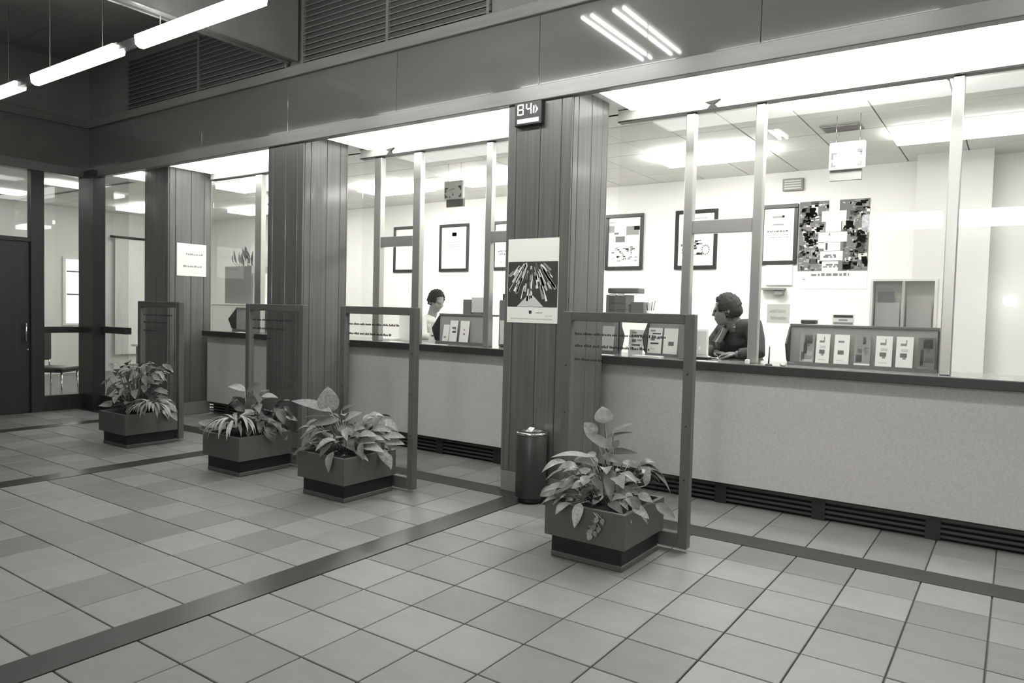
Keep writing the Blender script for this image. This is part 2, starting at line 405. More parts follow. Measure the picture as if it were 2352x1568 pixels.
bx(XC0, XC1, 5.42, 5.455, 1.035, 1.10, ch=.004).build('front_edge', NOSE, ct)
bx(XC0, XC1, 5.455, 6.05, 1.06, 1.10, ch=.002).build('top_board', TOP, ct)

# ------------------------------------------------------------------ glass partitions over the counter
def partition(label, posts, x0, x1, sashes, extra_posts=()):
    t = thing('glass_partition', ((x0+x1)/2, YG, 1.10), label, 'partition', 'glass partitions on the counter')
    for (a, b) in posts:
        bx(a, b, YG-.035, YG+.035, 1.1005, 3.0595, ch=.006).build('post', ALU, t)
    bx(x0, x1, YG-.05, YG+.05, 3.07, ZS, ch=.003).build('top_rail', mat('white_rail', 0.7, 0.4), t)
    for z in (3.060, ZS-.006): bx(x0, x1, YG-.053, YG+.02, z, z+.0055).build('gasket', BLACKP, t)
    edges = [x0] + [q for p in posts for q in p] + [x1]
    for i in range(0, len(edges), 2):
        a, b = edges[i], edges[i+1]
        if b-a < .03: continue
        lo = 1.104
        for (sa, sb) in sashes:
            if abs(sa-a) < .03 and abs(sb-b) < .08: lo = 2.21
        bx(a, b, YG-.004, YG+.004, lo, 3.07).build('pane', GLASS2, t)
    for (a, b) in sashes:
        bx(a, b, YG-.03, YG+.03, 2.105, 2.21, ch=.004).build('transom', ALU, t)
    return t
partition('glass partition of the near bay, with the open service window of the clerk in the suit', [(-2.24, -2.165), (-1.69, -1.62), (-.42, -.35)], -2.84, 3.5, [(-2.165, -1.69)])
partition('glass partition of the middle bay between the two nearest pillars', [(-5.74, -5.637), (-5.174, -5.07), (-4.235, -4.165)], -5.95, -3.30, [(-5.637, -5.174), (-4.165, -3.30)])
partition('glass partition of the narrow bay behind the second planter', [(-7.82, -7.69)], -8.75, -6.35, [])
for (x, z, s) in ((-2.02, 3.10, 1), (-5.49, 3.10, 1)):
    h = thing('partition_clip', (x, YG-.07, z), 'small black wing clip on the top rail of the %s partition' % ('near' if x > -3 else 'middle'), 'clip', 'clips on the partition rails')
    MB().prism([(x-.06, z+.02), (x-.01, z), (x-.05, z-.04), (x+.05, z-.04), (x+.01, z), (x+.06, z+.03)], YG-.066, YG-.0505, 'y').build('wing', BLACKP, h)

# ------------------------------------------------------------------ hall left wall with door and glazing
wl = bx(XL-.10, XL, YREAR, 3.05, 0, ZF0).build('wall_left', DARKWALL, kind='structure')
fl = bx(XL-.10, XL, YREAR, YF+.06, ZF0, ZC).build('wall_left_fascia', DARKW, kind='structure')
for a, b in ((YREAR, -1.5), (-1.5, .2), (.2, 1.8), (1.8, 3.3), (3.3, YF)):
    bx(XL, XL+.016, a+.002, b-.002, ZT1, ZU0).build('fascia_panel', LACQ, fl)
bx(XL, XL+.04, YREAR, YF, ZF0, ZT1, ch=.005).build('lower_trim', WOODY, fl)
bx(XL, XL+.05, YREAR, YF, ZU0, ZU1, ch=.005).build('upper_trim', WOODY, fl)
dr = thing('door_1', (XL-.05, 3.55, 0), 'dark wooden door with slim metal handle at the left edge of the photo', 'door'); dr['kind'] = 'structure'
bx(XL-.075, XL-.03, 3.06, 4.045, 0.01, 2.18, ch=.003).build('door_leaf', DARKWALL, dr)
hd = MB().tube([(XL+.025, 3.985, .92), (XL+.025, 3.985, 1.15)], .012, 8); hd.tube([(XL-.03, 3.985, .95), (XL+.025, 3.985, .95)], .008, 6); hd.tube([(XL-.03, 3.985, 1.12), (XL+.025, 3.985, 1.12)], .008, 6)
hd.build('door_handle', CHROME, dr)
MB().lathe((XL-.02, 4.02, .80), [(.012, 0), (.012, .02)], 10).build('lock', CHROME, dr)
gz = thing('window_1', (XL-.05, 4.2, 0), 'dark framed glazing of the side office beside the door', 'window'); gz['kind'] = 'structure'
bx(XL-.10, XL+.01, 4.05, 4.20, 0, ZF0).build('post', DARKWALL, gz)
bx(XL-.10, XL, 3.05, 4.05, 2.18, 2.23).build('transom_rail', DARKWALL, gz)
bx(XL-.056, XL-.048, 3.06, 4.05, 2.23, ZF0).build('transom_pane', GLASSD, gz)
bx(XL-.09, XL+.005, 4.20, 4.66, 1.02, 1.10).build('middle_rail', DARKWALL, gz)
bx(XL-.09, XL+.005, 4.20, 4.66, 0, .20).build('bottom_rail', DARKWALL, gz)
bx(XL-.056, XL-.048, 4.20, 4.66, 1.10, ZF0).build('pane', GLASSD, gz)
bx(XL-.056, XL-.048, 4.20, 4.66, .20, 1.02).build('pane', GLASSD, gz)
gc = bx(XL-.09, -10.0, 4.66, 4.82, 0, ZS)
tag(gc.build('corner_pillar', DARKWALL), 'plain dark pillar standing in the glazed corner of the hall', 'pillar')
g2 = thing('window_2', (-9.5, YF+.1, 0), 'dark framed glazing between the corner pillar and the farthest wood pillar', 'window'); g2['kind'] = 'structure'
YQ = YF+.05
bx(-10.0, -9.36, YQ-.04, YQ+.04, 1.03, 1.115).build('middle_rail', DARKWALL, g2)
bx(-10.0, -9.36, YQ-.04, YQ+.04, 0, .2).build('bottom_rail', DARKWALL, g2)
bx(-10.0, -9.36, YQ-.004, YQ+.004, 1.115, ZS).build('pane', GLASSD, g2)
bx(-10.0, -9.36, YQ-.004, YQ+.004, .2, 1.03).build('pane', GLASSD, g2)

# ------------------------------------------------------------------ office shell
bx(XW, 4.5, YB, YB+.1, 0, 3.45).build('wall_back', WALLP, kind='structure')
bx(4.4, 4.5, 5.6, YB, 0, 3.45).build('wall_office_right', WALLP, kind='structure')
bx(XW-.1, XW, 2.0, YB, 0, 3.45).build('wall_west', WALLP, kind='structure')
bx(XW, XL-.1, 1.9, 2.0, 0, 3.45).build('wall_side_office', WALLP, kind='structure')
tag(bx(-0.98, -0.28, YB-.35, YB, 0, ZOC).build('wall_column', mat('column_paint', 0.62, 0.7)), 'pale grey column standing out from the office back wall', 'column')
oc = bx(XW, 4.5, YG+.1, YB, ZOC+.02, ZOC+.12).build('ceiling_office', GRID, kind='structure')
bx(XW, XL-.1, 2.0, YG+.1, ZOC, ZOC+.12).build('ceiling_side_office', CEILP, kind='structure')
# luminaires of the office sit in the ceiling grid; panels fill the rest
gx0, gy0, pt = -2.306-22*.6, 5.82, .6
lum = {}
lights = [(-1.106, 7.62, 2), (-3.506, 7.62, 2), (-6.506, 7.62, 2), (-8.306, 7.62, 2), (-10.706, 7.62, 2), (-12.506, 8.22, 2), (1.294, 7.62, 2),
          (-1.706, 5.82, 2), (1.894, 5.82, 2), (-10.106, 6.42, 2), (-14.306, 7.02, 2)]
used = set()
for x, y, n in lights:
    i0 = round((x-gx0)/pt); j0 = round((y-gy0)/pt)
    for k in range(n): used.add((i0+k, j0))
    xa, ya = gx0+i0*pt, gy0+j0*pt
    lo = thing('office_ceiling_lamp', (xa+.6, ya+.3, ZOC-.02), 'flush white fluorescent ceiling lamp in the office ceiling %s' % (
        'above the %s' % ['display case', 'framed motorcycle poster', 'ray poster pillar', 'two framed posters', 'bay behind the second planter', 'tall grey plant box', 'right end of the counter', 'clerk in the suit', 'far right counter', 'narrow bay', 'curtain'][lights.index((x, y, n))]), 'lamp', 'office ceiling lamps')
    bx(xa+.01, xa+n*pt-.01, ya+.01, ya+pt-.01, ZOC-.004, ZOC+.019).build('frame', WHITE, lo)
    bx(xa+.04, xa+n*pt-.04, ya+.05, ya+pt-.05, ZOC-.075, ZOC-.0045).build('diffuser', LAMP_OFF if -9 < xa < -1.2 else LAMP_BACK, lo)
pm = box_mesh('ceiling_panel', pt-.012, pt-.012, .015, CEILP, ch=.003)
pf = MB(); cnt = 0
for i in range(0, 33):
    for j in range(0, 6):
        if (i, j) in used: continue
        x, y = gx0+(i+.5)*pt, gy0+(j+.5)*pt
        if x > 4.1: continue
        piece('ceiling_panel', pm, (x, y, ZOC), oc)

# ------------------------------------------------------------------ hall left: lamps of the side office
for (x0, x1, y0, y1, lab) in ((-12.35, -12.05, 5.0, 5.72, 'long white ceiling lamp above the curtain seen through the corner glazing'), (-12.9, -12.6, 3.2, 4.4, 'white ceiling lamp of the side office seen over the door'), (-14.2, -13.9, 4.6, 5.4, 'white ceiling lamp of the side office seen beside the door post')):
    tag(bx(x0, x1, y0, y1, ZOC-.05, ZOC-.0005).build('office_ceiling_lamp', LAMP_BACK), lab, 'lamp')

# ------------------------------------------------------------------ planter screens
TXT = mat('screen_lettering', 0.03, 0.6)
def words(mb, x0, x1, z, h, y, t=.0015, seed=0):       # a line of lettering too small to read: word-sized strokes
    r = random.Random(seed); x = x0
    while x < x1-.008:
        w = min(r.uniform(2.0, 5.0)*h*.8, x1-x)
        n = max(2, int(w/(h*.55)))
        for k in range(n):
            a = x+k*w/n; hh = h*r.choice((.65, .65, 1.0, .8))
            mb.box(a, a+w/n*.72, y-t, y, z, z+hh)
        x += w+h*.45
def screen(x0, x1, cxp, label):
    ys = 4.23; zt = 1.462; pw_ = .062
    t = thing('planter_screen', (cxp, 3.9, 0), label, 'planter screen', 'glass screens on planters')
    hb = .262
    bx(cxp-.236, cxp+.236, 3.66, 4.165, 0, .034, ch=.006).build('base_plate', PLANT_BOX, t)
    bx(cxp-.230, cxp+.230, 3.664, 4.16, .034, .135).build('plinth', BLACK, t)
    bo = MB()                                              # open box with walls
    X0, X1, Y0, Y1, Z0, Z1, w = cxp-hb, cxp+hb, 3.63, 4.17, .135, .335, .025
    vs = [(X0, Y0, Z0), (X1, Y0, Z0), (X1, Y1, Z0), (X0, Y1, Z0), (X0, Y0, Z1), (X1, Y0, Z1), (X1, Y1, Z1), (X0, Y1, Z1),
          (X0+w, Y0+w, Z1), (X1-w, Y0+w, Z1), (X1-w, Y1-w, Z1), (X0+w, Y1-w, Z1), (X0+w, Y0+w, Z1-.06), (X1-w, Y0+w, Z1-.06), (X1-w, Y1-w, Z1-.06), (X0+w, Y1-w, Z1-.06)]
    fs = [(3, 2, 1, 0), (0, 1, 5, 4), (1, 2, 6, 5), (2, 3, 7, 6), (3, 0, 4, 7), (4, 5, 9, 8), (5, 6, 10, 9), (6, 7, 11, 10), (7, 4, 8, 11),
          (8, 9, 13, 12), (9, 10, 14, 13), (10, 11, 15, 14), (11, 8, 12, 15), (12, 13, 14, 15)]
    bo.add(vs, fs); bo.build('planter_box', PLANT_BOX, t)
    bx(X0+w+.001, X1-w-.001, Y0+w+.001, Y1-w-.001, Z1-.059, Z1-.025).build('soil', SOIL, t)
    for a in (x0, x1-pw_):
        p = bx(a, a+pw_, ys-.028, ys+.028, .025, zt, ch=.004).build('post', FRAME, t)
        for z in (.45, .78, 1.10): MB().tube([(a+pw_/2, ys-.0295, z), (a+pw_/2, ys-.027, z)], .006, 8).build('screw', BLACKP, p)
    bx(x0+pw_, x1-pw_, ys-.028, ys+.028, zt-.062, zt, ch=.004).build('top_rail', FRAMEH, t)
    bx(x0+pw_, x1-pw_, ys-.028, ys+.028, .025, .115, ch=.004).build('bottom_rail', FRAMEH, t)
    g = bx(x0+pw_, x1-pw_, ys-.004, ys+.004, .115, zt-.062).build('glass_pane', GLASS, t)
    a, b = x0+pw_+.02, x1-pw_-.02
    for k, (z, e) in enumerate(((zt-.155, .86), (zt-.235, .72), (zt-.325, .40))):
        lt = MB(); words(lt, a, a+(b-a)*e, z, .018, ys-.0041, seed=5+k); lt.build('lettering', TXT, g)
    return t
screen(-2.515, -1.597, -2.00, 'planter with glass screen nearest the camera, before the near counter')
screen(-4.718, -3.858, -4.27, 'planter with glass screen before the middle bay, left of the number pillar')
screen(-6.036, -5.195, -5.55, 'planter with glass screen before the unmarked pillar')
screen(-7.999, -7.168, -7.40, 'planter with glass screen farthest from the camera, before the glazed corner')

# ------------------------------------------------------------------ plants
def leaf_mesh(B, T, w, arch=0.12, face=None, fold=0.18, petiole=None, pr=.004, wav=0.0, prof=0.75, seg=8):
    B, T = Vector(B), Vector(T); ax = T-B; L = ax.length
    face = Vector(face if face is not None else (0, -1, .6)).normalized()
    side = ax.cross(face)
    side = side.normalized() if side.length > 1e-5 else Vector((1, 0, 0))
    n = side.cross(ax).normalized()
    if n.z < 0 and abs(n.z) > .3 and face.z > 0: n = -n
    mb = MB(); vs = []; fs = []; cr = (-1, -.55, 0, .55, 1)
    for i in range(seg+1):
        s = i/seg
        c = B+ax*s+n*(arch*L*4*s*(1-s))*.6+Vector((0, 0, -arch*L*s*s*.9))
        hw = w/2*max(0.02, math.sin(math.pi*min(1, s**prof*.97+.03))**.8)
        for q in cr:
            vs.append(c+side*(q*hw)+n*(fold*hw*abs(q)+wav*hw*math.sin(s*9+q*2)))
    m = len(cr)
    for i in range(seg):
        for k in range(m-1): fs.append((i*m+k, i*m+k+1, (i+1)*m+k+1, (i+1)*m+k))
    mb.add(vs, fs, True)
    if petiole is not None:
        P = Vector(petiole); mid = (P+B)/2+Vector((0, 0, .12*(B-P).length))
        mb.tube([P, mid, B], [pr*1.3, pr, pr*.8], 5)
    return mb
def plant(name, loc, label, leaves, stems=None, group='plants in the planters'):
    t = thing(name, loc, label, 'plant', group)
    for mb, mi in leaves: mb.build('leaf', LEAF[mi], t)
    for st in stems or []: st.build('stem', LEAF[0], t)
    return t
def view_face(p, lift=.4):
    d = Vector((0, 0, CH))-Vector(p); d.normalize(); return d+Vector((0, 0, lift))
def px_leaves(spec, conv, Yc, root, dY=.10, seed=1):
    """leaves measured on the photograph: base, tip and width in zoomed pixels, at the plant's own distance"""
    r = random.Random(seed); out = []
    for e in spec:
        (bu, bv, tu, tv, w, mi) = e[:6]; o = e[6] if len(e) > 6 else r.uniform(-dY, dY)
        b = at(*conv(bu, bv), y=Yc+(o*.4 if o > -.24 else o)); tt = at(*conv(tu, tv), y=Yc+o)
        dist = (b-Vector((0, 0, CH))).dot(fw)
        wm = w*conv.k*dist/F_PX
        lift = e[7] if len(e) > 7 else r.uniform(.0, .9)
        pet = Vector((root[0]+(b.x-root[0])*.35, root[1]+(b.y-root[1])*.35, min(root[2]+max(0, (b.z-root[2])*.25), b.z)))
        out.append((leaf_mesh(b, tt, wm, arch=r.uniform(.04, .14), face=view_face(b, lift), petiole=pet, wav=.05), mi))
    return out
class Conv:
    def __init__(s, ox, oy, k): s.ox, s.oy, s.k = ox, oy, k
    def __call__(s, u, v): return s.ox+u*s.k, s.oy+v*s.k
def filler(n, c, rx, ry, z0, z1, lmin, lmax, ww, mis, seed, out_tilt=.2):
    r = random.Random(seed); out = []
    for i in range(n):
        a = r.uniform(0, 2*math.pi); q = math.sqrt(r.uniform(.02, 1))
        b = Vector((c[0]+rx*q*math.cos(a), c[1]+ry*q*math.sin(a), r.uniform(z0, z1)))
        L = r.uniform(lmin, lmax); e = r.uniform(-.7, .6) if q < .75 else r.uniform(-1.3, .1)
        d = Vector((math.cos(a+r.uniform(-.6, .6)), math.sin(a+r.uniform(-.6, .6)), e)).normalized()
        root = Vector((c[0]+rx*q*.4*math.cos(a), c[1]+ry*q*.4*math.sin(a), c[2]))
        out.append((leaf_mesh(b, b+d*L, L*ww*r.uniform(.8, 1.2), arch=r.uniform(.05, .25), face=Vector((r.uniform(-.4, .4), r.uniform(-.7, 0), 1)), petiole=root, pr=.003, wav=.06), r.choice(mis)))
    return out
def spider(c, n, lmin, lmax, seed, mis=(1, 3, 2), a0=0, a1=2*math.pi, el=(.5, 1.2), drop=1.5):
    r = random.Random(seed); out = []
    for i in range(n):
        a = a0+(a1-a0)*(i+r.uniform(0, .9))/n; L = r.uniform(lmin, lmax); e = r.uniform(*el)
        mb = MB(); vs = []; fs = []; w = r.uniform(.010, .017); p = Vector(c); seg = 9
        side = Vector((-math.sin(a), math.cos(a), 0)); th = e
        for k in range(seg+1):
            s = k/seg; hw = w*(.45+.55*math.sin(math.pi*min(1, s*.9+.1)))*(1 if s < .8 else (1.02-s)/.22)
            nrm = Vector((-math.cos(a)*math.sin(th), -math.sin(a)*math.sin(th), math.cos(th)))
            for q in (-1, 0, 1): vs.append(p+side*q*hw+nrm*(.35*hw*abs(q)))
            p = p+Vector((math.cos(a)*math.cos(th), math.sin(a)*math.cos(th), math.sin(th)))*(L/seg); th -= (e+drop)/seg*r.uniform(.85, 1.15)
            th = max(th, -1.45)
        for k in range(seg):
            for q in (0, 1): fs.append((k*3+q, k*3+q+1, k*3+q+4, k*3+q+3))
        mb.add(vs, fs, True); out.append((mb, r.choice(mis)))
    return out

# nearest planter: tall broad-leaved plant and a trailing one
c4 = Conv(1150, 880, 550/1875)
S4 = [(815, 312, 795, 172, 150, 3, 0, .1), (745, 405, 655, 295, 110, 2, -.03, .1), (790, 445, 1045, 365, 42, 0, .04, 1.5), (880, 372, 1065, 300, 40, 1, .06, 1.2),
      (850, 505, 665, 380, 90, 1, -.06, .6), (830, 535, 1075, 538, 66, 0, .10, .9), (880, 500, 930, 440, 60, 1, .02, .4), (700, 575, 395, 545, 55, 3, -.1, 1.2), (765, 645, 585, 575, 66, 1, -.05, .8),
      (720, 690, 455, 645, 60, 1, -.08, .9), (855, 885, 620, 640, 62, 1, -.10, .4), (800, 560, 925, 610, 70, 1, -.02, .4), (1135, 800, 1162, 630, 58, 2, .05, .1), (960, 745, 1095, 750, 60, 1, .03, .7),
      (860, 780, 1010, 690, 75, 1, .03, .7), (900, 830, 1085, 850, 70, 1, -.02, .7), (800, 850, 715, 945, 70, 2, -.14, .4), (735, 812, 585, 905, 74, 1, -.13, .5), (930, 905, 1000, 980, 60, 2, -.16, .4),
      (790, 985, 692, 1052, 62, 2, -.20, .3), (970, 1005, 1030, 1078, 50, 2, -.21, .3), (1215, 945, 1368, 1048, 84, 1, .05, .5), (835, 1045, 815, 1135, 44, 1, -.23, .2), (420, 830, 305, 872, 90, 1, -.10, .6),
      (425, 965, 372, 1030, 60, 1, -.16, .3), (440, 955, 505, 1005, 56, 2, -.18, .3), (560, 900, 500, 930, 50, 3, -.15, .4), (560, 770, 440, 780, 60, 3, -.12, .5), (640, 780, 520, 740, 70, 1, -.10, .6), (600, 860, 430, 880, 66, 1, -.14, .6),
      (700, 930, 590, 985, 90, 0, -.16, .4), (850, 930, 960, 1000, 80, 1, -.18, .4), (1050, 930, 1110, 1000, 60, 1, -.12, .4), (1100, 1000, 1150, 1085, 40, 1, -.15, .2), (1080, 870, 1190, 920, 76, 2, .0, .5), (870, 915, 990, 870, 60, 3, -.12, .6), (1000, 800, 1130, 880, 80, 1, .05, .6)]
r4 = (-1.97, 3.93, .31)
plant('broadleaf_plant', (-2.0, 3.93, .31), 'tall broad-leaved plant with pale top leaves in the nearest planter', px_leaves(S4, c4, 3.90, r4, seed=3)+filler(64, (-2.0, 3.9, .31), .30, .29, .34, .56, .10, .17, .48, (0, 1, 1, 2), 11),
      [MB().tube([(-1.97, 3.93, .30), (-1.98, 3.925, .6), at(*c4(830, 520), y=3.91), at(*c4(815, 312), y=3.90)], [.012, .010, .007, .004], 6)])
V4 = [(760, 1050, 735, 1090, 40, 2, -.305, .1), (790, 1060, 800, 1110, 36, 1, -.305, .1), (745, 1110, 700, 1150, 40, 1, -.305, .1), (770, 1120, 760, 1170, 36, 1, -.305, .1), (720, 1150, 668, 1180, 40, 2, -.305, .1), (710, 1180, 680, 1222, 46, 3, -.305, .1), (730, 1160, 745, 1200, 34, 1, -.305, .1)]
plant('trailing_plant', (-2.0, 3.70, .30), 'small trailing plant hanging over the front edge of the nearest planter', px_leaves(V4, c4, 3.90, (-2.02, 3.68, .33), seed=9),
      [MB().tube([at(*c4(790, 1000), y=3.66), at(*c4(785, 1040), y=3.612), at(*c4(740, 1110), y=3.605), at(*c4(705, 1190), y=3.605)], .003, 5)])
# second planter from the camera
c3 = Conv(200, 800, 780/2352)
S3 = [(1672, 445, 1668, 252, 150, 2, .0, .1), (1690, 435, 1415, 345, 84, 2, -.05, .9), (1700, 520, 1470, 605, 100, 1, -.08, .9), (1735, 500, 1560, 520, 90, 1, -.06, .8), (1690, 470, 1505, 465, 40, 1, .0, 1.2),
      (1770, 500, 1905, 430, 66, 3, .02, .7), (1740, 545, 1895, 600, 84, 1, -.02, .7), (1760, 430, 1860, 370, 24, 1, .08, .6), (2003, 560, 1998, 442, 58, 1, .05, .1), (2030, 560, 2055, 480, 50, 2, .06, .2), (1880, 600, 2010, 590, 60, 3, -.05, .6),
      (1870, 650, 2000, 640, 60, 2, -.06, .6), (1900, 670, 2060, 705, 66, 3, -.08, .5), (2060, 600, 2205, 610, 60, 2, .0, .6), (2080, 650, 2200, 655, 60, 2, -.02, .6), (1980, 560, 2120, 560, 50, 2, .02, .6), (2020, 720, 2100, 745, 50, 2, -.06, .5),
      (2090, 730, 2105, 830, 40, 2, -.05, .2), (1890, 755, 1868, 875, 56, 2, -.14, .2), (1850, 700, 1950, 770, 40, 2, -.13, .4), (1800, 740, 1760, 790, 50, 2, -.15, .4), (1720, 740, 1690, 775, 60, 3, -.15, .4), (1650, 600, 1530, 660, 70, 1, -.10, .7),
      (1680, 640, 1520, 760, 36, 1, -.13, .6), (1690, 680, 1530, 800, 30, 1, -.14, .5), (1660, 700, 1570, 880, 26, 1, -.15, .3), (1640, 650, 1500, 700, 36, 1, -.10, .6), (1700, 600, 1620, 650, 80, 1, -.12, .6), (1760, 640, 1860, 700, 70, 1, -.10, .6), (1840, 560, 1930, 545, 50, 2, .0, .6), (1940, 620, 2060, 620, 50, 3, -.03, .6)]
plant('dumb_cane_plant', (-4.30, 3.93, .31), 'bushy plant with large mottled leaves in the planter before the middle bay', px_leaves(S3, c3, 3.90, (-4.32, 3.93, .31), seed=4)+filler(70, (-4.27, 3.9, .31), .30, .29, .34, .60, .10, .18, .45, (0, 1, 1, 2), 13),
      [MB().tube([(-4.33, 3.93, .30), (-4.335, 3.93, .55), at(*c3(1690, 450), y=3.9)], [.011, .009, .005], 6)])
# third planter: spider plant in front, rubber-leaved plant behind
S2 = [(1085, 435, 1010, 318, 96, 0, .0, .2), (1130, 440, 1150, 310, 90, 0, .05, .2), (1205, 440, 1335, 325, 104, 0, .08, .5), (1210, 330, 1330, 335, 50, 3, .1, 1.2), (1095, 295, 975, 245, 60, 3, -.02, .8), (1110, 290, 1225, 236, 66, 1, .05, .5),
      (1150, 470, 1095, 420, 60, 3, -.02, .4), (1230, 520, 1310, 500, 60, 3, .03, .5), (1180, 440, 1290, 480, 110, 0, .05, .5), (1120, 480, 1200, 520, 56, 2, -.06, .4), (1200, 545, 1320, 580, 60, 0, .0, .5), (900, 540, 770, 500, 70, 2, -.08, .6), (880, 560, 775, 545, 60, 1, -.1, .7),
      (1080, 500, 1220, 570, 110, 0, -.02, .4), (1060, 400, 1100, 480, 80, 0, .03, .3)]
plant('rubber_leaf_plant', (-5.70, 3.97, .31), 'dark glossy round-leaved plant behind the spider plant', px_leaves(S2, c3, 3.95, (-5.70, 3.98, .31), seed=5)+filler(44, (-5.52, 3.98, .31), .26, .20, .34, .62, .10, .16, .6, (0, 0, 1), 14),
      [MB().tube([(-5.7, 3.98, .30), (-5.71, 3.97, .6), at(*c3(1110, 320), y=3.95)], [.010, .008, .004], 6)])
sp = at(*c3(1030, 560), y=3.78)
plant('spider_plant', (sp.x, sp.y, .31), 'pale striped spider plant arching over the planter edge before the unmarked pillar', spider((sp.x, sp.y, .40), 38, .26, .40, 21, mis=(1, 3, 3, 2)))
# far planter
sp = at(*c3(470, 430), y=3.80)
plant('spider_plant', (sp.x, sp.y, .31), 'spider plant hanging over the front of the farthest planter', spider((sp.x, sp.y-.03, .42), 26, .22, .34, 22, mis=(1, 2, 3), a0=3.3, a1=6.9))
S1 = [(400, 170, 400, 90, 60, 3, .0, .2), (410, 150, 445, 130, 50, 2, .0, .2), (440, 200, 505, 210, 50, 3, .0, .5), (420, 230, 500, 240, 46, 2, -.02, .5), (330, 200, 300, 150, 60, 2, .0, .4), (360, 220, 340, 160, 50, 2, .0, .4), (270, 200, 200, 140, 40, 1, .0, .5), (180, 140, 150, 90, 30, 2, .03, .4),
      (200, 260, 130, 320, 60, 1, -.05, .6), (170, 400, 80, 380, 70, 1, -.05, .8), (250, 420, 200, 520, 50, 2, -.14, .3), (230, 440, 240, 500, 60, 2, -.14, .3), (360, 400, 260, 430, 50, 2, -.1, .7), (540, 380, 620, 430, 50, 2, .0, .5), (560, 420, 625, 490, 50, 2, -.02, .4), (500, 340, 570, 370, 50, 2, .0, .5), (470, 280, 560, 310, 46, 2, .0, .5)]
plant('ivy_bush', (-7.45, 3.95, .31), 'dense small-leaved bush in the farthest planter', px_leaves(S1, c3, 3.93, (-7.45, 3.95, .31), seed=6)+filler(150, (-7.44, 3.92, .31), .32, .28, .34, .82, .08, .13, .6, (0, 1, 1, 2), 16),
      [MB().tube([(-7.45, 3.95, .30), (-7.46, 3.95, .65), at(*c3(400, 200), y=3.93)], [.012, .009, .004], 6)])

# ------------------------------------------------------------------ standing ashtray
ab = thing('standing_ashtray', (-3.01, 4.61, 0), 'dark cylindrical standing ashtray with chrome rim in front of the number pillar', 'ashtray')
MB().lathe((-3.01, 4.61, .04), [(.112, 0), (.118, .004), (.118, .475), (.114, .48)], 28).build('body', mat('ashtray_brown', .045, .4), ab)
MB().lathe((-3.01, 4.61, 0), [(.095, 0), (.095, .04)], 24).build('foot', BLACK, ab)
MB().lathe((-3.01, 4.61, .52), [(.110, 0), (.121, .003), (.122, .016), (.114, .022), (.098, .017), (.086, .004)], 28).build('rim', CHROME, ab)
tag(MB().add([(-3.05, 4.58, .538), (-3.02, 4.57, .565), (-2.995, 4.58, .54), (-2.99, 4.62, .568), (-3.04, 4.62, .558), (-3.02, 4.60, .575)], [(0, 1, 5), (1, 2, 5), (2, 3, 5), (3, 4, 5), (4, 0, 5), (0, 2, 1), (0, 3, 2), (0, 4, 3)]).build('crumpled_paper', PAPER), 'crumpled white paper lying on the standing ashtray', 'paper')

# ------------------------------------------------------------------ number display, posters and sign on the pillars
nd = thing('number_display', (-3.18, YF-.04, 2.90), 'black call number display reading 84 above a white strip', 'display')
bx(-3.305, -3.055, YF-.055, YF-.0005, 2.895, 3.075, ch=.005).build('housing', BLACKP, nd)
SEG = {'8': 'abcdefg', '4': 'bcfg'}
def digit(mb, ch, x, z, w, h, y):
    t = .010
    L = {'a': (x+t, x+w-t, z+h-t, z+h), 'd': (x+t, x+w-t, z, z+t), 'g': (x+t, x+w-t, z+h/2-t/2, z+h/2+t/2), 'b': (x+w-t, x+w, z+h/2+.003, z+h-.003),
         'c': (x+w-t, x+w, z+.003, z+h/2-.003), 'f': (x, x+t, z+h/2+.003, z+h-.003), 'e': (x, x+t, z+.003, z+h/2-.003)}
    for s in SEG[ch]: mb.box(L[s][0], L[s][1], y-.002, y, L[s][2], L[s][3])
yd = YF-.0555
dg = MB(); digit(dg, '8', -3.275, 2.975, .058, .085, yd); dg.build('lit_digit', LED, nd)
dg = MB(); digit(dg, '4', -3.195, 2.975, .052, .085, yd); dg.build('lit_digit', LED, nd)
dg = MB(); dg.prism([(-3.112, 3.045), (-3.082, 3.005), (-3.112, 2.975), (-3.100, 3.005)], yd-.002, yd, 'y'); dg.box(-3.13, -3.118, yd-.002, yd, 2.98, 3.035)
dg.build('lit_arrow', LED, nd)
bx(-3.275, -3.075, YF-.058, YF-.0552, 2.912, 2.945).build('white_strip', PAPER, nd)

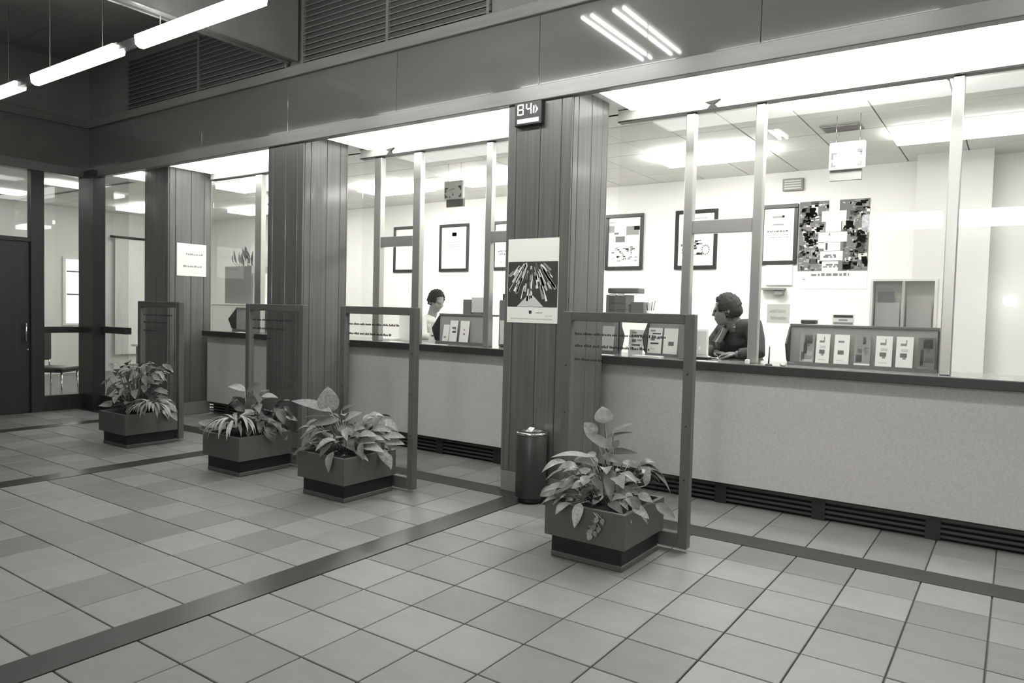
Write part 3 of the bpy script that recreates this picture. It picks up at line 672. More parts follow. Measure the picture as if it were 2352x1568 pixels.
def rects(mb, lst, x0, x1, z0, z1, y):                     # printed rectangles in the 0..1 frame of a sheet; index picks the ink
    for (a, b, c, d, mi) in lst:
        mb.mi = mi; mb.box(x0+(x1-x0)*a, x0+(x1-x0)*c, y-.0012, y, z0+(z1-z0)*b, z0+(z1-z0)*d)
INK = [PAPER, LGREY, GREYP, MIDP, DARKP]
po = thing('ray_poster', (-3.13, YF-.003, 1.36), 'white edged poster of rays fanning out over a dark picture', 'poster')
bx(-3.366, -2.892, YF-.004, YF-.0005, 1.365, 2.025).build('sheet', PAPER, po)
pp = MB(); pp.mi = 4; yq = YF-.0042
pp.box(-3.362, -2.897, yq-.001, yq, 1.49, 1.845)
r = random.Random(4); cxr, czr = -3.14, 1.93
for k in range(90):
    a = r.uniform(-1.15, 1.15); q0 = r.uniform(.10, .30); q1 = q0+r.uniform(.05, .14); w = r.uniform(.004, .012)
    d = Vector((math.sin(a), 0, -math.cos(a))); s_ = Vector((math.cos(a), 0, math.sin(a)))
    P = [Vector((cxr, 0, czr))+d*q0-s_*w*.6, Vector((cxr, 0, czr))+d*q1-s_*w, Vector((cxr, 0, czr))+d*q1+s_*w, Vector((cxr, 0, czr))+d*q0+s_*w*.6]
    if any(not (-3.36 < p.x < -2.90 and 1.495 < p.z < 1.842) for p in P): continue
    pp.mi = r.choice((0, 1, 0, 2)); pp.prism([(p.x, p.z) for p in P], yq-.0022, yq-.001, 'y')
pp.mi = 1; pp.prism([(-3.27, 1.492), (-3.02, 1.492), (-3.12, 1.58), (-3.17, 1.58)], yq-.0022, yq-.001, 'y')
pp.mi = 4; pp.box(-3.155, -3.130, yq-.001, yq, 1.438, 1.462)
pp.mi = 2
words(pp, -3.09, -3.03, 1.443, .008, yq, seed=2); pp.mi = 1; words(pp, -3.33, -2.93, 1.395, .008, yq, seed=3); words(pp, -3.0, -2.94, 1.42, .008, yq, seed=4)
pp.build('print', INK, po)
# small square sign on the side of the far pillar (faces +x)
XS = -8.796
sg = thing('square_sign', (XS, 5.32, 1.82), 'small white square sign with two short lines on the farthest pillar', 'sign')
bx(XS+.0005, XS+.008, 5.115, 5.52, 1.80, 2.215).build('plate', PAPER, sg)
for (ya, yb, z, sd) in ((5.24, 5.45, 2.07, 1), (5.20, 5.44, 1.915, 2)):
    st = MB(); rr = random.Random(sd); y = ya
    while y < yb:
        w = rr.uniform(.012, .03); st.box(XS+.008, XS+.0092, y, y+w, z, z+rr.uniform(.012, .024)); y += w+rr.uniform(.004, .014)
    st.build('lettering', GREYP, sg)

# ------------------------------------------------------------------ framed posters and notices on the office back wall
def framed(x0, x1, z0, z1, label, ink, y=YB, fw_=.05):
    t = thing('framed_poster', ((x0+x1)/2, y-.02, z0), label, 'poster', 'framed posters on the back wall')
    for a, b, c, d, n in ((x0, x1, z0, z0+fw_, 'frame_bar'), (x0, x1, z1-fw_, z1, 'frame_bar'), (x0, x0+fw_, z0+fw_, z1-fw_, 'frame_bar'), (x1-fw_, x1, z0+fw_, z1-fw_, 'frame_bar')):
        bx(a, b, y-.03, y-.0005, c, d, ch=.006).build(n, BLACKP, t)
    bx(x0+fw_, x1-fw_, y-.012, y-.0005, z0+fw_, z1-fw_).build('sheet', PAPER, t)
    p = MB(); rects(p, ink, x0+fw_, x1-fw_, z0+fw_, z1-fw_, y-.012)
    if p.v: p.build('print', INK, t)
    return t
def textlines(seed, zs, x0=.15, x1=.85, h=.02, mi=2):
    r = random.Random(seed); out = []
    for z in zs:
        x = x0+r.uniform(0, .08); e = x1-r.uniform(0, .12)
        while x < e:
            w = r.uniform(.03, .10); out.append((x, z, min(x+w, e), z+h*r.uniform(.7, 1.1), mi)); x += w+.02
    return out
r = random.Random(8)
car = [(.03, .90, .22, .915, 2), (.06, .955, .3, .965, 1), (.0, .70, .18, .84, 2), (.18, .66, .32, .70, 3), (.56, .64, .96, .82, 2), (.80, .74, .98, .82, 4), (.22, .50, .52, .62, 3)]
for k in range(46): a, b = r.uniform(.1, .85), r.uniform(.1, .38); car.append((a, b, a+r.uniform(.03, .10), b+r.uniform(.01, .035), r.choice((2, 3, 4, 3))))
framed(-4.955, -4.36, 2.08, 2.87, 'black framed poster with small pictures above a cluster of dark shapes', car)
bike = [(.35, .90, .8, .915, 2)]
for k in range(30): a, b = r.uniform(.05, .55), r.uniform(.18, .5); bike.append((a, b, a+r.uniform(.06, .18), b+r.uniform(.015, .05), r.choice((2, 3, 4))))
for k in range(12):
    a = k/12*6.283; bike.append((.78+.10*math.cos(a)-.02, .30+.085*math.sin(a)-.015, .78+.10*math.cos(a)+.02, .30+.085*math.sin(a)+.015, 3))
framed(-3.89, -3.30, 2.075, 2.87, 'black framed motorcycle poster behind the open service window', bike)
framed(-2.75, -2.285, 2.12, 2.87, 'black framed text poster beside the crowd poster', [(.28, .82, .66, .86, 2), (.60, .83, .68, .87, 4), (.28, .68, .66, .71, 2)]+textlines(3, (.55,), .1, .9, .035, 3)+textlines(4, (.49, .44), .15, .85, .018, 2)+textlines(5, (.28, .24), .25, .7, .018, 1))
framed(-9.185, -8.50, 2.085, 2.89, 'black framed poster with empty white sheet, left in the middle bay', [])
framed(-8.115, -7.48, 2.09, 2.88, 'black framed poster with small square picture, right in the middle bay', [(.35, .75, .68, .90, 1), (.42, .78, .60, .87, 2)]+textlines(6, (.62, .56, .52), .2, .85, .022, 2))
framed(-6.99, -6.42, 2.10, 2.88, 'black framed poster half hidden by the number pillar', textlines(7, (.35, .28), .1, .9, .05, 3)+textlines(2, (.1,), .1, .5, .04, 2))
# big crowd poster
cp = thing('crowd_poster', (-1.88, YB-.004, 1.82), 'large poster of a crowd with a column of white blocks down its middle', 'poster')
PX0, PX1, PZ0, PZ1 = -2.275, -1.485, 1.82, 2.885
bx(PX0, PX1, YB-.005, YB-.0005, PZ0, PZ1).build('sheet', PAPER, cp)
ink = [(.0, .20, 1., 1., 3)]
blocks = [(.43, .88, .58, 1.), (.33, .76, .68, .88), (.39, .645, .61, .76), (.29, .53, .70, .64), (.38, .43, .61, .525), (.33, .32, .65, .425), (.36, .20, .59, .31)]
for k in range(420):
    a = r.choice((r.uniform(0, .40), r.uniform(.62, .97))); b = r.uniform(.20, .97); q = r.uniform(.012, .06)
    if k > 380: q = .12
    if any(B[0]-.03 < a < B[2] and B[1]-.03 < b < B[3] for B in blocks): continue
    ink.append((a, b, min(1, a+q), min(1, b+q*r.uniform(.3, .9)), r.choice((0, 1, 2, 2, 4, 4, 3, 4))))
p = MB(); rects(p, ink[:1], PX0, PX1, PZ0, PZ1, YB-.005); rects(p, ink[1:], PX0, PX1, PZ0, PZ1, YB-.0063)
rects(p, [b+(0,) for b in blocks], PX0, PX1, PZ0, PZ1, YB-.0078)
rects(p, textlines(11, (.37, .35, .26, .24), .36, .62, .02, 3)+[(.40, .44, .43, .52, 4), (.44, .60, .46, .63, 3)], PX0, PX1, PZ0, PZ1, YB-.0092)
rects(p, textlines(12, (.145,), .17, .83, .03, 3)+[(.08, .10, .12, .115, 2)], PX0, PX1, PZ0, PZ1, YB-.005)
p.build('print', INK, cp)
vb = thing('wall_vent', (-2.36, YB-.03, 3.03), 'small grey wall vent box under the office ceiling', 'vent')
bx(-2.485, -2.24, YB-.05, YB-.0005, 3.03, 3.18, ch=.005).build('box', GREYPL, vb)
for k in range(4): bx(-2.46, -2.265, YB-.056, YB-.0505, 3.05+k*.03, 3.065+k*.03).build('slat', LGREY, vb)
tag(bx(-2.655, -2.33, YB-.03, YB-.0005, 1.86, 2.115, ch=.004).build('notice_board', PAPER), 'plain white board under the framed text poster', 'board')
dsk = thing('key_shelf', (-2.5, YB-.1, 1.78), 'narrow grey wall shelf under the plain white board', 'shelf')
bx(-2.69, -2.40, YB-.12, YB-.0005, 1.80, 1.825).build('board', GREYPL, dsk)
bx(-2.52, -2.42, YB-.10, YB-.0005, 1.74, 1.80).build('bracket', GREYPL, dsk)
# hanging signs
def hang_sign(x0, x1, z0, z1, y, label):
    t = thing('hanging_sign', ((x0+x1)/2, y, z0), label, 'sign', 'hanging signs in the office')
    bx(x0, x1, y, y+.05, z0, z1, ch=.008).build('panel', PAPER, t)
    p = MB(); W, Hq = x1-x0, z1-z0
    rects(p, [(.06, .08, .20, .17, 3), (.06, .17, .12, .26, 3), (.06, .55, .22, .62, 3), (.06, .36, .13, .56, 3), (.78, .58, .93, .70, 3), (.86, .46, .93, .60, 3), (.80, .08, .93, .16, 3), (.87, .16, .93, .26, 3), (.40, .52, .60, .55, 2), (.22, .48, .45, .5, 2), (.46, .18, .52, .30, 2), (.3, .06, .36, .15, 2), (.1, .78, .25, .80, 1)], x0, x1, z0, z1, y)
    p.build('print', INK, t)
    bx(x0, x1-.03, y+.052, y+.09, z0-.09, z0+.02).build('lower_box', GREYPL, t)
    for x in (x0+.05, x1-.05): MB().tube([(x, y+.025, z1), (x, y+.025, ZOC)], .004, 6).build('rod', CHROME, t)
hang_sign(-1.46, -1.165, 2.79, 3.03, 7.0, 'hanging white notice with black corners over the near bay')
hang_sign(-5.985, -5.685, 2.83, 3.055, 7.0, 'hanging white notice with black corners over the middle bay')
# recessed air vent of the office ceiling
av = thing('ceiling_vent', (-1.42, 7.5, ZOC-.02), 'dark square air vent in the office ceiling above the hanging notice', 'vent')
bx(-1.62, -1.27, 7.30, 7.58, ZOC-.012, ZOC-.001).build('frame', GREYPL, av)
for k in range(5): bx(-1.60, -1.29, 7.32+k*.052, 7.345+k*.052, ZOC-.02, ZOC-.0125).build('blade', GREYP, av)

# ------------------------------------------------------------------ leaflet stands on the counter
def stand(x0, x1, label, ends=(True, True), y0=5.68, y1=5.90):
    t = thing('leaflet_stand', ((x0+x1)/2, (y0+y1)/2, 1.10), label, 'leaflet stand', 'leaflet stands on the counter')
    bx(x0, x1, y0+.10, y0+.112, 1.10, 1.392).build('back_board', mat('stand_board', .38, .5), t)
    bx(x0, x1, y0+.085, y1, 1.392, 1.412, ch=.003).build('top_shelf', mat('shelf_grey', .16, .4), t)
    bx(x0, x1, y0+.035, y0+.10, 1.1005, 1.126).build('ledge', mat('shelf_grey', .16, .4), t)
    for e, on in ((x0, ends[0]), (x1, ends[1])):
        if not on: continue
        s = 1 if e == x0 else -1
        MB().prism([(y0+.09, 1.39), (y0-.02, 1.26), (y0+.03, 1.14), (y0+.095, 1.1005), (y0+.10, 1.39)] if s == 1 else [(y0+.06, 1.39), (y0+.16, 1.26), (y0+.11, 1.14), (y0+.055, 1.1005), (y0+.05, 1.39)], e-.006, e+.006, 'x').build('end_plate', BLACKP, t)
    return t
def leaflet(x0, x1, label, ink, y=5.735, z0=1.1265, h=.215, base=PAPER):
    t = thing('leaflet', ((x0+x1)/2, y, z0), label, 'leaflet', 'leaflets in the stands')
    lean = .03
    me = MB(); me.add([(x0, y-.004, z0), (x1, y-.004, z0), (x1, y+lean-.004, z0+h), (x0, y+lean-.004, z0+h), (x0, y, z0), (x1, y, z0), (x1, y+lean, z0+h), (x0, y+lean, z0+h)],
                      [(0, 1, 2, 3), (7, 6, 5, 4), (0, 4, 5, 1), (1, 5, 6, 2), (2, 6, 7, 3), (3, 7, 4, 0)])
    me.build('sheet', base, t)
    p = MB()
    for (a, b, c, d, mi) in ink:
        p.mi = mi; P = lambda q, w, o: (x0+(x1-x0)*q, y-.0046+lean*w-o, z0+h*w)
        p.add([P(a, b, 0), P(c, b, 0), P(c, d, 0), P(a, d, 0), P(a, b, -.0006), P(c, b, -.0006), P(c, d, -.0006), P(a, d, -.0006)], [(0, 1, 2, 3), (7, 6, 5, 4), (0, 4, 5, 1), (1, 5, 6, 2), (2, 6, 7, 3), (3, 7, 4, 0)])
    if ink: p.build('print', INK, t)
    return t
def face_ink(seed):
    q = random.Random(seed); o = [(0, 0, 1, 1, 2)]
    o += [(.3, .65, .85, .95, 4), (.45, .55, .70, .82, 1), (.25, .3, .5, .65, 4), (.5, .25, .9, .5, 1), (.1, .05, .35, .35, 4), (.2, .02, .9, .1, 0)]
    return o
pic2 = [(.25, .70, .60, .78, 2), (.55, .72, .62, .90, 2), (.3, .50, .70, .60, 1), (.25, .32, .65, .46, 3), (.4, .26, .6, .33, 2), (.2, .1, .7, .13, 1)]
pic1 = [(.25, .72, .65, .79, 2), (.25, .32, .65, .46, 3), (.2, .1, .6, .13, 1)]
pic3 = [(.15, .85, .5, .92, 2), (.3, .75, .9, .80, 4), (.2, .5, .5, .62, 3), (.6, .55, .9, .62, 2), (.2, .36, .8, .42, 4), (.2, .15, .5, .2, 1)]
stand(-1.43, -.44, 'long grey leaflet stand on the near counter holding seven leaflets')
for i, (a, b, lab, ink) in enumerate(((-1.345, -1.245, 'leaflet with a portrait photo at the left end of the long stand', face_ink(1)), (-1.232, -1.137, 'white leaflet with two small pictures, second from left in the long stand', pic2),
      (-1.105, -1.003, 'white leaflet with two small pictures, third from left in the long stand', pic1), (-.968, -.862, 'grey leaflet of flowers and foliage in the middle of the long stand', [(0, .06, 1, 1, 2), (.5, .7, .7, .95, 4), (.2, .4, .5, .55, 4), (.6, .3, .9, .6, 1), (.1, .1, .5, .35, 3), (.3, .6, .5, .7, 0), (.7, .5, .95, .55, 0)]),
      (-.828, -.722, 'white leaflet with two dark pictures, third from right in the long stand', pic2), (-.698, -.592, 'white leaflet with two dark pictures, second from right in the long stand', pic2[:5]), (-.562, -.458, 'dark leaflet with a portrait photo at the right end of the long stand', [(0, 0, 1, 1, 3), (.3, .65, .85, .95, 4), (.45, .55, .70, .82, 1), (.15, .1, .35, .6, 4), (.4, .2, .9, .45, 2), (0, 0, 1, .05, 0)]))):
    leaflet(a, b, lab, ink)
stand(-2.60, -2.27, 'short leaflet stand left of the open service window', ends=(True, False))
stand(-3.10, -2.86, 'short leaflet stand hidden partly by the number pillar', ends=(False, True))
leaflet(-3.03, -2.915, 'plain grey leaflet behind the screen lettering, next to the number pillar', [(0, 0, 1, 1, 1)])
leaflet(-2.80, -2.665, 'leaflet with dark and white picture between two black end plates', [(0, .4, .35, 1, 1)]+pic3, y=5.80, z0=1.1015)
leaflet(-2.59, -2.465, 'white leaflet with several printed blocks left of the service window', pic3)
leaflet(-2.447, -2.325, 'white leaflet with one small dark picture beside the service window post', [(.35, .32, .75, .48, 3)])
stand(-4.96, -4.28, 'grey leaflet stand on the counter of the middle bay', ends=(True, False))
leaflet(-5.07, -4.98, 'white leaflet with two small dark marks at the left end of the middle stand', [(.3, .3, .7, .38, 3), (.35, .5, .7, .6, 1)], z0=1.1015)
leaflet(-4.885, -4.805, 'narrow white leaflet, second in the middle stand', [(.2, .2, .6, .3, 2)], h=.17)
leaflet(-4.795, -4.695, 'white leaflet with two dark bars, third in the middle stand', [(.3, .60, .8, .70, 3), (.35, .42, .85, .50, 4), (.5, .5, .9, .6, 1)])
leaflet(-4.660, -4.545, 'white leaflet with dots, last in the middle stand', [(.4, .55, .55, .60, 3), (.4, .35, .6, .42, 3)])
stand(-8.5, -7.85, 'grey leaflet stand on the counter of the narrow bay')
for a, lab in ((-8.16, 'slim leaflet between black plates in the narrow bay, left one'), (-8.03, 'slim leaflet between black plates in the narrow bay, right one')): leaflet(a, a+.09, lab, [(.2, .5, .8, .7, 2), (.2, .1, .6, .3, 1)])
leaflet(-7.62, -7.50, 'striped white leaflet seen through the second screen', [(.0, .75, .8, .83, 2), (.2, .5, 1, .58, 2), (0, .3, .9, .36, 2)], y=5.78, z0=1.1015, h=.25)

# ------------------------------------------------------------------ small things on the counter and the shelves
def sheet(x0, x1, y0, y1, z, label, n=1):
    t = tag(bx(x0, x1, y0, y1, z+.0005, z+.004*n).build('paper_sheet', PAPER), label, 'paper', 'papers on the counter'); return t
sheet(-2.93, -2.80, 5.46, 5.54, 1.10, 'white slip of paper on the near counter below the grey leaflet')
sheet(-2.60, -2.36, 5.46, 5.555, 1.10, 'small stack of white forms left of the service window', 4)
sheet(-2.05, -1.90, 5.455, 5.53, 1.10, 'white sheet on the sill of the service window')
sheet(-4.85, -4.62, 5.45, 5.52, 1.10, 'white sheet below the middle leaflet stand')
sheet(-5.40, -5.22, 5.45, 5.53, 1.10, 'white sheet under the middle service window')
sheet(-5.80, -5.55, 5.60+.05, 5.82, 1.10, 'pile of white forms at the left end of the middle bay', 6)
sheet(-8.05, -7.83, 5.45, 5.53, 1.10, 'white sheet on the counter of the narrow bay')
ps = thing('pen_stand', (-1.50, 5.47, 1.10), 'black pen standing upright in a holder on the near counter', 'pen')
MB().lathe((-1.50, 5.475, 1.10), [(.028, 0), (.028, .006), (.01, .014)], 16).build('foot', BLACKP, ps)
MB().tube([(-1.50, 5.475, 1.11), (-1.498, 5.48, 1.24)], [.006, .004], 8).build('pen', BLACKP, ps)
tag(MB().box(-1.675, -1.645, 5.47, 5.50, 1.1005, 1.135, ch=.004).build('white_eraser', PAPER), 'small white block at the foot of the service window post', 'block')
tag(MB().lathe((-1.40, 5.49, 1.1005), [(.02, 0), (.025, .012), (.012, .02)], 12).build('paper_clip_tray', CHROME), 'small shiny clip tray beside the pen stand', 'tray')
oz = thing('drawer_unit', (-2.92, 5.79, 1.413), 'dark drawer unit with slanted lid on the shelf beside the number pillar', 'drawer unit')
bx(-3.02, -2.80, 5.78, 5.89, 1.4125, 1.62).build('body', GREYP, oz)
for k in range(3): bx(-2.99, -2.83, 5.772, 5.78, 1.43+k*.06, 1.48+k*.06).build('drawer', MIDP, oz)
for k in range(2): bx(-2.985+k*.08, -2.925+k*.08, 5.768, 5.78, 1.612, 1.632).build('label_tag', PAPER, oz)
bx(-3.00, -2.70, 5.765, 5.89, 1.635, 1.68, ch=.006).build('lid', MIDP, oz)
bx(-2.78, -2.66, 5.785, 5.89, 1.4125, 1.56).build('side_tray', MIDP, oz)
pc = thing('pen_cup', (-2.60, 5.80, 1.413), 'white cup of pens on the shelf right of the dark drawer unit', 'cup')
MB().lathe((-2.60, 5.80, 1.4125), [(.03, 0), (.035, .075), (.031, .075), (.027, .01)], 14).build('cup', PAPER, pc)
for k in range(4): MB().tube([(-2.60+.01*(k-1.5), 5.80, 1.425), (-2.60+.025*(k-1.5), 5.80+.01*(k % 2), 1.54+.012*k)], .004, 6).build('pen', [BLACKP, GREYPL][k % 2], pc)
cs = thing('display_case', (-.68, 5.83, 1.413), 'clear acrylic case of grey folders on the long leaflet shelf', 'case')
bx(-.885, -.465, 5.895, 5.90, 1.4125, 1.735).build('back_sheet', PAPER, cs)
for a, b in ((-.885, -.868), (-.682, -.665), (-.482, -.465)): bx(a, b, 5.775, 5.895, 1.4125, 1.735).build('divider', PAPER, cs)
bx(-.885, -.465, 5.775, 5.90, 1.735, 1.75).build('lid', PAPER, cs)
bx(-.868, -.482, 5.775, 5.78, 1.4125, 1.735).build('front_sheet', GLASS, cs)
for a, b, h, m_ in ((-.858, -.70, .17, LGREY), (-.845, -.74, .25, GREYP), (-.655, -.50, .19, LGREY)): bx(a, b, 5.82+h*.1, 5.83+h*.1, 1.4125, 1.4125+h).build('folder', m_, cs)
dc = thing('card_sign', (-1.06, 5.72, 1.413), 'small white card with two dark stripes on the long leaflet shelf', 'sign')
bx(-1.135, -.985, 5.785, 5.79, 1.4125, 1.49).build('card', PAPER, dc)
p = MB(); rects(p, [(.06, .70, .94, .94, 4), (.06, .06, .94, .26, 2), (.3, .4, .7, .55, 2)], -1.135, -.985, 1.4125, 1.49, 5.785); p.build('print', INK, dc)
ns = thing('notice_sign', (-1.55, 5.72, 1.413), 'white notice with pale lettering standing beside the service window post', 'sign')
bx(-1.61, -1.44, 5.775, 5.782, 1.4125, 1.56).build('card', PAPER, ns)
p = MB(); rects(p, textlines(21, (.55, .62, .25, .18), .1, .9, .09, 1), -1.61, -1.44, 1.4125, 1.56, 5.775); p.build('print', INK, ns)
nd2 = MB().box(-1.36, -1.25, 5.79, 5.86, 1.4125, 1.445, ch=.006)
tag(nd2.build('stamp_tray', DARKP), 'dark stamp tray on the long leaflet shelf behind the portrait leaflet', 'tray')
# transaction screen before the clerk in the suit
mo = thing('note_holder', (-2.12, 5.70, 1.10), 'white framed notice holder standing before the clerk in the suit', 'holder')
bx(-2.195, -2.045, 5.70, 5.71, 1.12, 1.345).build('frame', PAPER, mo)
bx(-2.175, -2.06, 5.696, 5.70, 1.14, 1.33).build('sheet', LGREY, mo)
p = MB(); rects(p, [(.1, .75, .3, .9, 2), (.1, .5, .3, .65, 1), (.45, .2, .6, .35, 0)], -2.175, -2.06, 1.14, 1.33, 5.696); p.build('print', INK, mo)
bx(-2.21, -2.03, 5.67, 5.75, 1.1005, 1.12).build('foot', BLACKP, mo)
# monitor and cash box of the middle bay
mn = thing('monitor', (-5.02, 6.0, 1.413), 'pale monitor seen from behind on the middle shelf', 'monitor')
bx(-4.55, -4.36, 5.78, 5.83, 1.425, 1.585, ch=.008).build('screen', LGREY, mn)
bx(-4.52, -4.40, 5.77, 5.88, 1.4125, 1.425).build('foot', MIDP, mn)
bx(-4.66, -4.56, 5.79, 5.88, 1.4125, 1.56).build('side_panel', MIDP, mn)
tag(bx(-5.62, -5.34, 5.86, 5.89, 1.1005, 1.42).build('white_board', PAPER), 'white upright board under the middle service window', 'board')
tp = thing('desk_printer', (-4.05, 5.85, 1.10), 'dark desk machine with pale paper tray beside the number pillar in the middle bay', 'printer')
bx(-4.18, -3.75, 5.75, 6.0, 1.1005, 1.56, ch=.01).build('body', MIDP, tp)
bx(-4.14, -3.80, 5.72, 5.75, 1.13, 1.36).build('paper_tray', LGREY, tp)
bx(-4.17, -4.0, 5.80, 5.95, 1.56, 1.62).build('head', DARKP, tp)

# tall plant box on a cabinet in the back of the narrow bay
cb = thing('low_cabinet', (-11.0, 7.55, 0), 'white cabinet carrying the tall grey plant box', 'cabinet')
bx(-11.9, -10.2, 7.25, 7.85, 0, 1.44).build('body', WHITE, cb); bx(-11.92, -10.18, 7.23, 7.87, 1.44, 1.462).build('top', PAPER, cb)
for k in range(3): bx(-11.88+k*.565, -11.335+k*.565, 7.235, 7.25, .08, 1.42).build('door', WHITE, cb)
A, B2 = at(517, 612, y=7.4), at(577, 697, y=7.4)
pb = thing('plant_box', ((A.x+B2.x)/2, 7.6, 1.4625), 'tall grey square plant box behind the narrow bay', 'planter')
bx(A.x, B2.x, 7.4, 7.8, 1.4625, A.z).build('box', mat('plant_box_grey', .26, .6), pb)
bx(B2.x+.005, B2.x+.12, 7.42, 7.75, 1.4625, A.z-.12).build('side_box', LGREY, pb)
lv = []
rr = random.Random(31)
for k in range(16):
    x = rr.uniform(A.x+.05, B2.x-.05); b = Vector((x, rr.uniform(7.5, 7.7), A.z+.01+rr.uniform(0, .15)))
    lv.append((leaf_mesh(b, b+Vector((rr.uniform(-.08, .08), rr.uniform(-.05, .05), rr.uniform(.12, .30))), .06, .05, petiole=(x, 7.6, A.z)), rr.choice((0, 1))))
plant('upright_plant', ((A.x+B2.x)/2, 7.6, A.z), 'sparse upright plant growing from the tall grey plant box', lv, group='office plants')
# curtain and bright window of the far office
cu = thing('curtain', (XW+.15, 7.9, .5), 'white pleated curtain on a dark rail seen through the corner glazing', 'curtain')
cv = MB(); n = 70; vs = []; fs = []
for i in range(n+1):
    y = 7.55+1.35*i/n; x = XW+.14+.035*math.sin(i*1.55)
    vs += [(x, y, .35), (x, y, 2.74)]
for i in range(n): fs.append((2*i, 2*i+2, 2*i+3, 2*i+1))
cv.add(vs, fs, True); cv.build('cloth', CURT, cu)
MB().tube([(XW+.14, 7.45, 2.77), (XW+.14, 9.0, 2.77)], .025, 8).build('rail', BLACKP, cu)
for y in (7.6, 8.8): MB().tube([(XW-.02, y, 2.77), (XW+.14, y, 2.77)], .012, 6).build('bracket', BLACKP, cu)
w3 = thing('window_3', (XW, 6.9, 1.0), 'bright daylit window seen past the corner pillar', 'window'); w3['kind'] = 'structure'
bx(XW+.0005, XW+.04, 6.60, 7.30, .95, 2.30).build('frame', WHITE, w3)
bx(XW+.041, XW+.045, 6.66, 7.24, 1.0, 2.25).build('daylit_pane', mat('daylight_pane', .9, .5, emit=3.0), w3)
for z in (1.55, 2.0): bx(XW+.046, XW+.06, 6.66, 7.24, z, z+.03).build('bar', GREYPL, w3)
# chairs of the side office
def chair(x, y, a, label):
    t = thing('office_chair', (x, y, 0), label, 'chair', 'chairs in the side office')
    R = Matrix.Rotation(a, 3, 'Z')
    def P(px, py, pz): v = R @ Vector((px, py, 0)); return (x+v.x, y+v.y, pz)
    def slab(x0, x1, y0, y1, z0, z1, name):
        mb = MB().box(x0, x1, y0, y1, z0, z1, ch=.02); mb.v = [P(*v) for v in mb.v]; return mb.build(name, BLACKP, t)
    slab(-.24, .24, -.22, .24, .43, .50, 'seat'); slab(-.22, .22, .20, .26, .58, 1.0, 'backrest')
    for sx in (-.2, .2):
        for sy in (-.19, .21): MB().tube([P(sx, sy, 0.005), P(sx*.95, sy*.95, .43)], .013, 8).build('leg', CHROME, t)
        MB().tube([P(sx, .22, .45), P(sx, .235, .62)], .012, 8).build('back_strut', CHROME, t)
chair(-11.25, 4.75, 2.2, 'black office chair behind the left glazing beside the door')
chair(-10.9, 5.9, .3, 'black office chair behind the corner glazing')
tb = thing('office_table', (-11.6, 5.6, 0), 'pale office table behind the corner glazing', 'table')
bx(-12.3, -10.75, 6.35, 7.0, .70, .74, ch=.005).build('table_top', LGREY, tb)
for x in (-12.2, -10.85):
    for y in (6.42, 6.92): bx(x-.025, x+.025, y-.025, y+.025, 0, .70).build('leg', GREYPL, tb)

# ------------------------------------------------------------------ the two clerks
def remeshed(mb, name, m, parent, voxel=.007, smooth=4):
    o = mb.build(name, m, parent)
    md = o.modifiers.new('r', 'REMESH'); md.mode = 'VOXEL'; md.voxel_size = voxel; md.use_smooth_shade = True
    sm = o.modifiers.new('s', 'SMOOTH'); sm.iterations = smooth; sm.factor = .5
    bpy.context.view_layer.update()
    me = bpy.data.meshes.new_from_object(o.evaluated_get(bpy.context.evaluated_depsgraph_get()))
    o.modifiers.clear(); old = o.data; o.data = me; bpy.data.meshes.remove(old)
    me.polygons.foreach_set('use_smooth', [True]*len(me.polygons))
    return o
def basis(f, tilt=0.0):
    F = Vector(f).normalized(); S = Vector((0, 0, 1)).cross(F).normalized(); U = F.cross(S)
    return F, S, U                                       # forward, left, up
def head(mb, C, f, k=1.0):
    F, S, U = basis(f); M = Matrix((F, S, U)).transposed()
    def e(c, r): mb.ellipsoid(C+F*c[0]*k+S*c[1]*k+U*c[2]*k, (r[0]*k, r[1]*k, r[2]*k), 20, 14, M)
    e((-.012, 0, .030), (.098, .076, .092)); e((.022, 0, -.035), (.068, .060, .080)); e((.045, 0, -.085), (.038, .040, .032)); e((.072, 0, .022), (.022, .056, .020))
    e((.094, 0, -.012), (.013, .011, .030)); e((.102, 0, -.026), (.015, .014, .012)); e((.084, 0, -.058), (.013, .026, .007)); e((.082, 0, -.071), (.012, .022, .007))
    for s in (-1, 1):
        e((-.012, s*.074, -.012), (.020, .010, .033)); e((.055, s*.040, -.028), (.030, .022, .028))
    return F, S, U
def hair(C, f, parent, k=1.0, thick=.012):
    F, S, U = basis(f); mb = MB(); seg, rings = 30, 20; vs = []; keep = []
    for i in range(rings+1):
        th = math.pi*i/rings
        for j in range(seg):
            a = 2*math.pi*j/seg
            d = Vector((math.sin(th)*math.cos(a), math.sin(th)*math.sin(a), math.cos(th)))
            wob = 1+.05*math.sin(7*a+3*th)+.03*math.sin(15*a)
            loc = Vector((-.012+d.x*(.098+thick*wob), d.y*(.076+thick*wob), .030+d.z*(.092+thick*1.5*wob)))
            tuft = .006*math.sin(11*a+5*math.sin(4*th))+.005*math.sin(17*th+3*a); loc += d*tuft
            if d.z < -.2: loc.z += (d.z+.2)*.02; loc.x -= .01
            vs.append(C+(F*loc.x+S*loc.y+U*loc.z)*k); keep.append(loc)
    fs = []
    for i in range(rings):
        for j in range(seg):
            q = (i*seg+j, (i+1)*seg+j, (i+1)*seg+(j+1) % seg, i*seg+(j+1) % seg)
            c = sum((keep[x] for x in q), Vector())/4
            if c.x > .060 and c.z < .088: continue          # forehead
            if c.z < .0 and c.x > .010: continue            # cheeks and ears
            if c.z < -.062: continue                        # nape
            fs.append(q)
    mb.add(vs, fs, True); o = mb.build('hair', HAIR, parent)
    sd = o.modifiers.new('t', 'SOLIDIFY'); sd.thickness = .014; sd.offset = -1
    return o
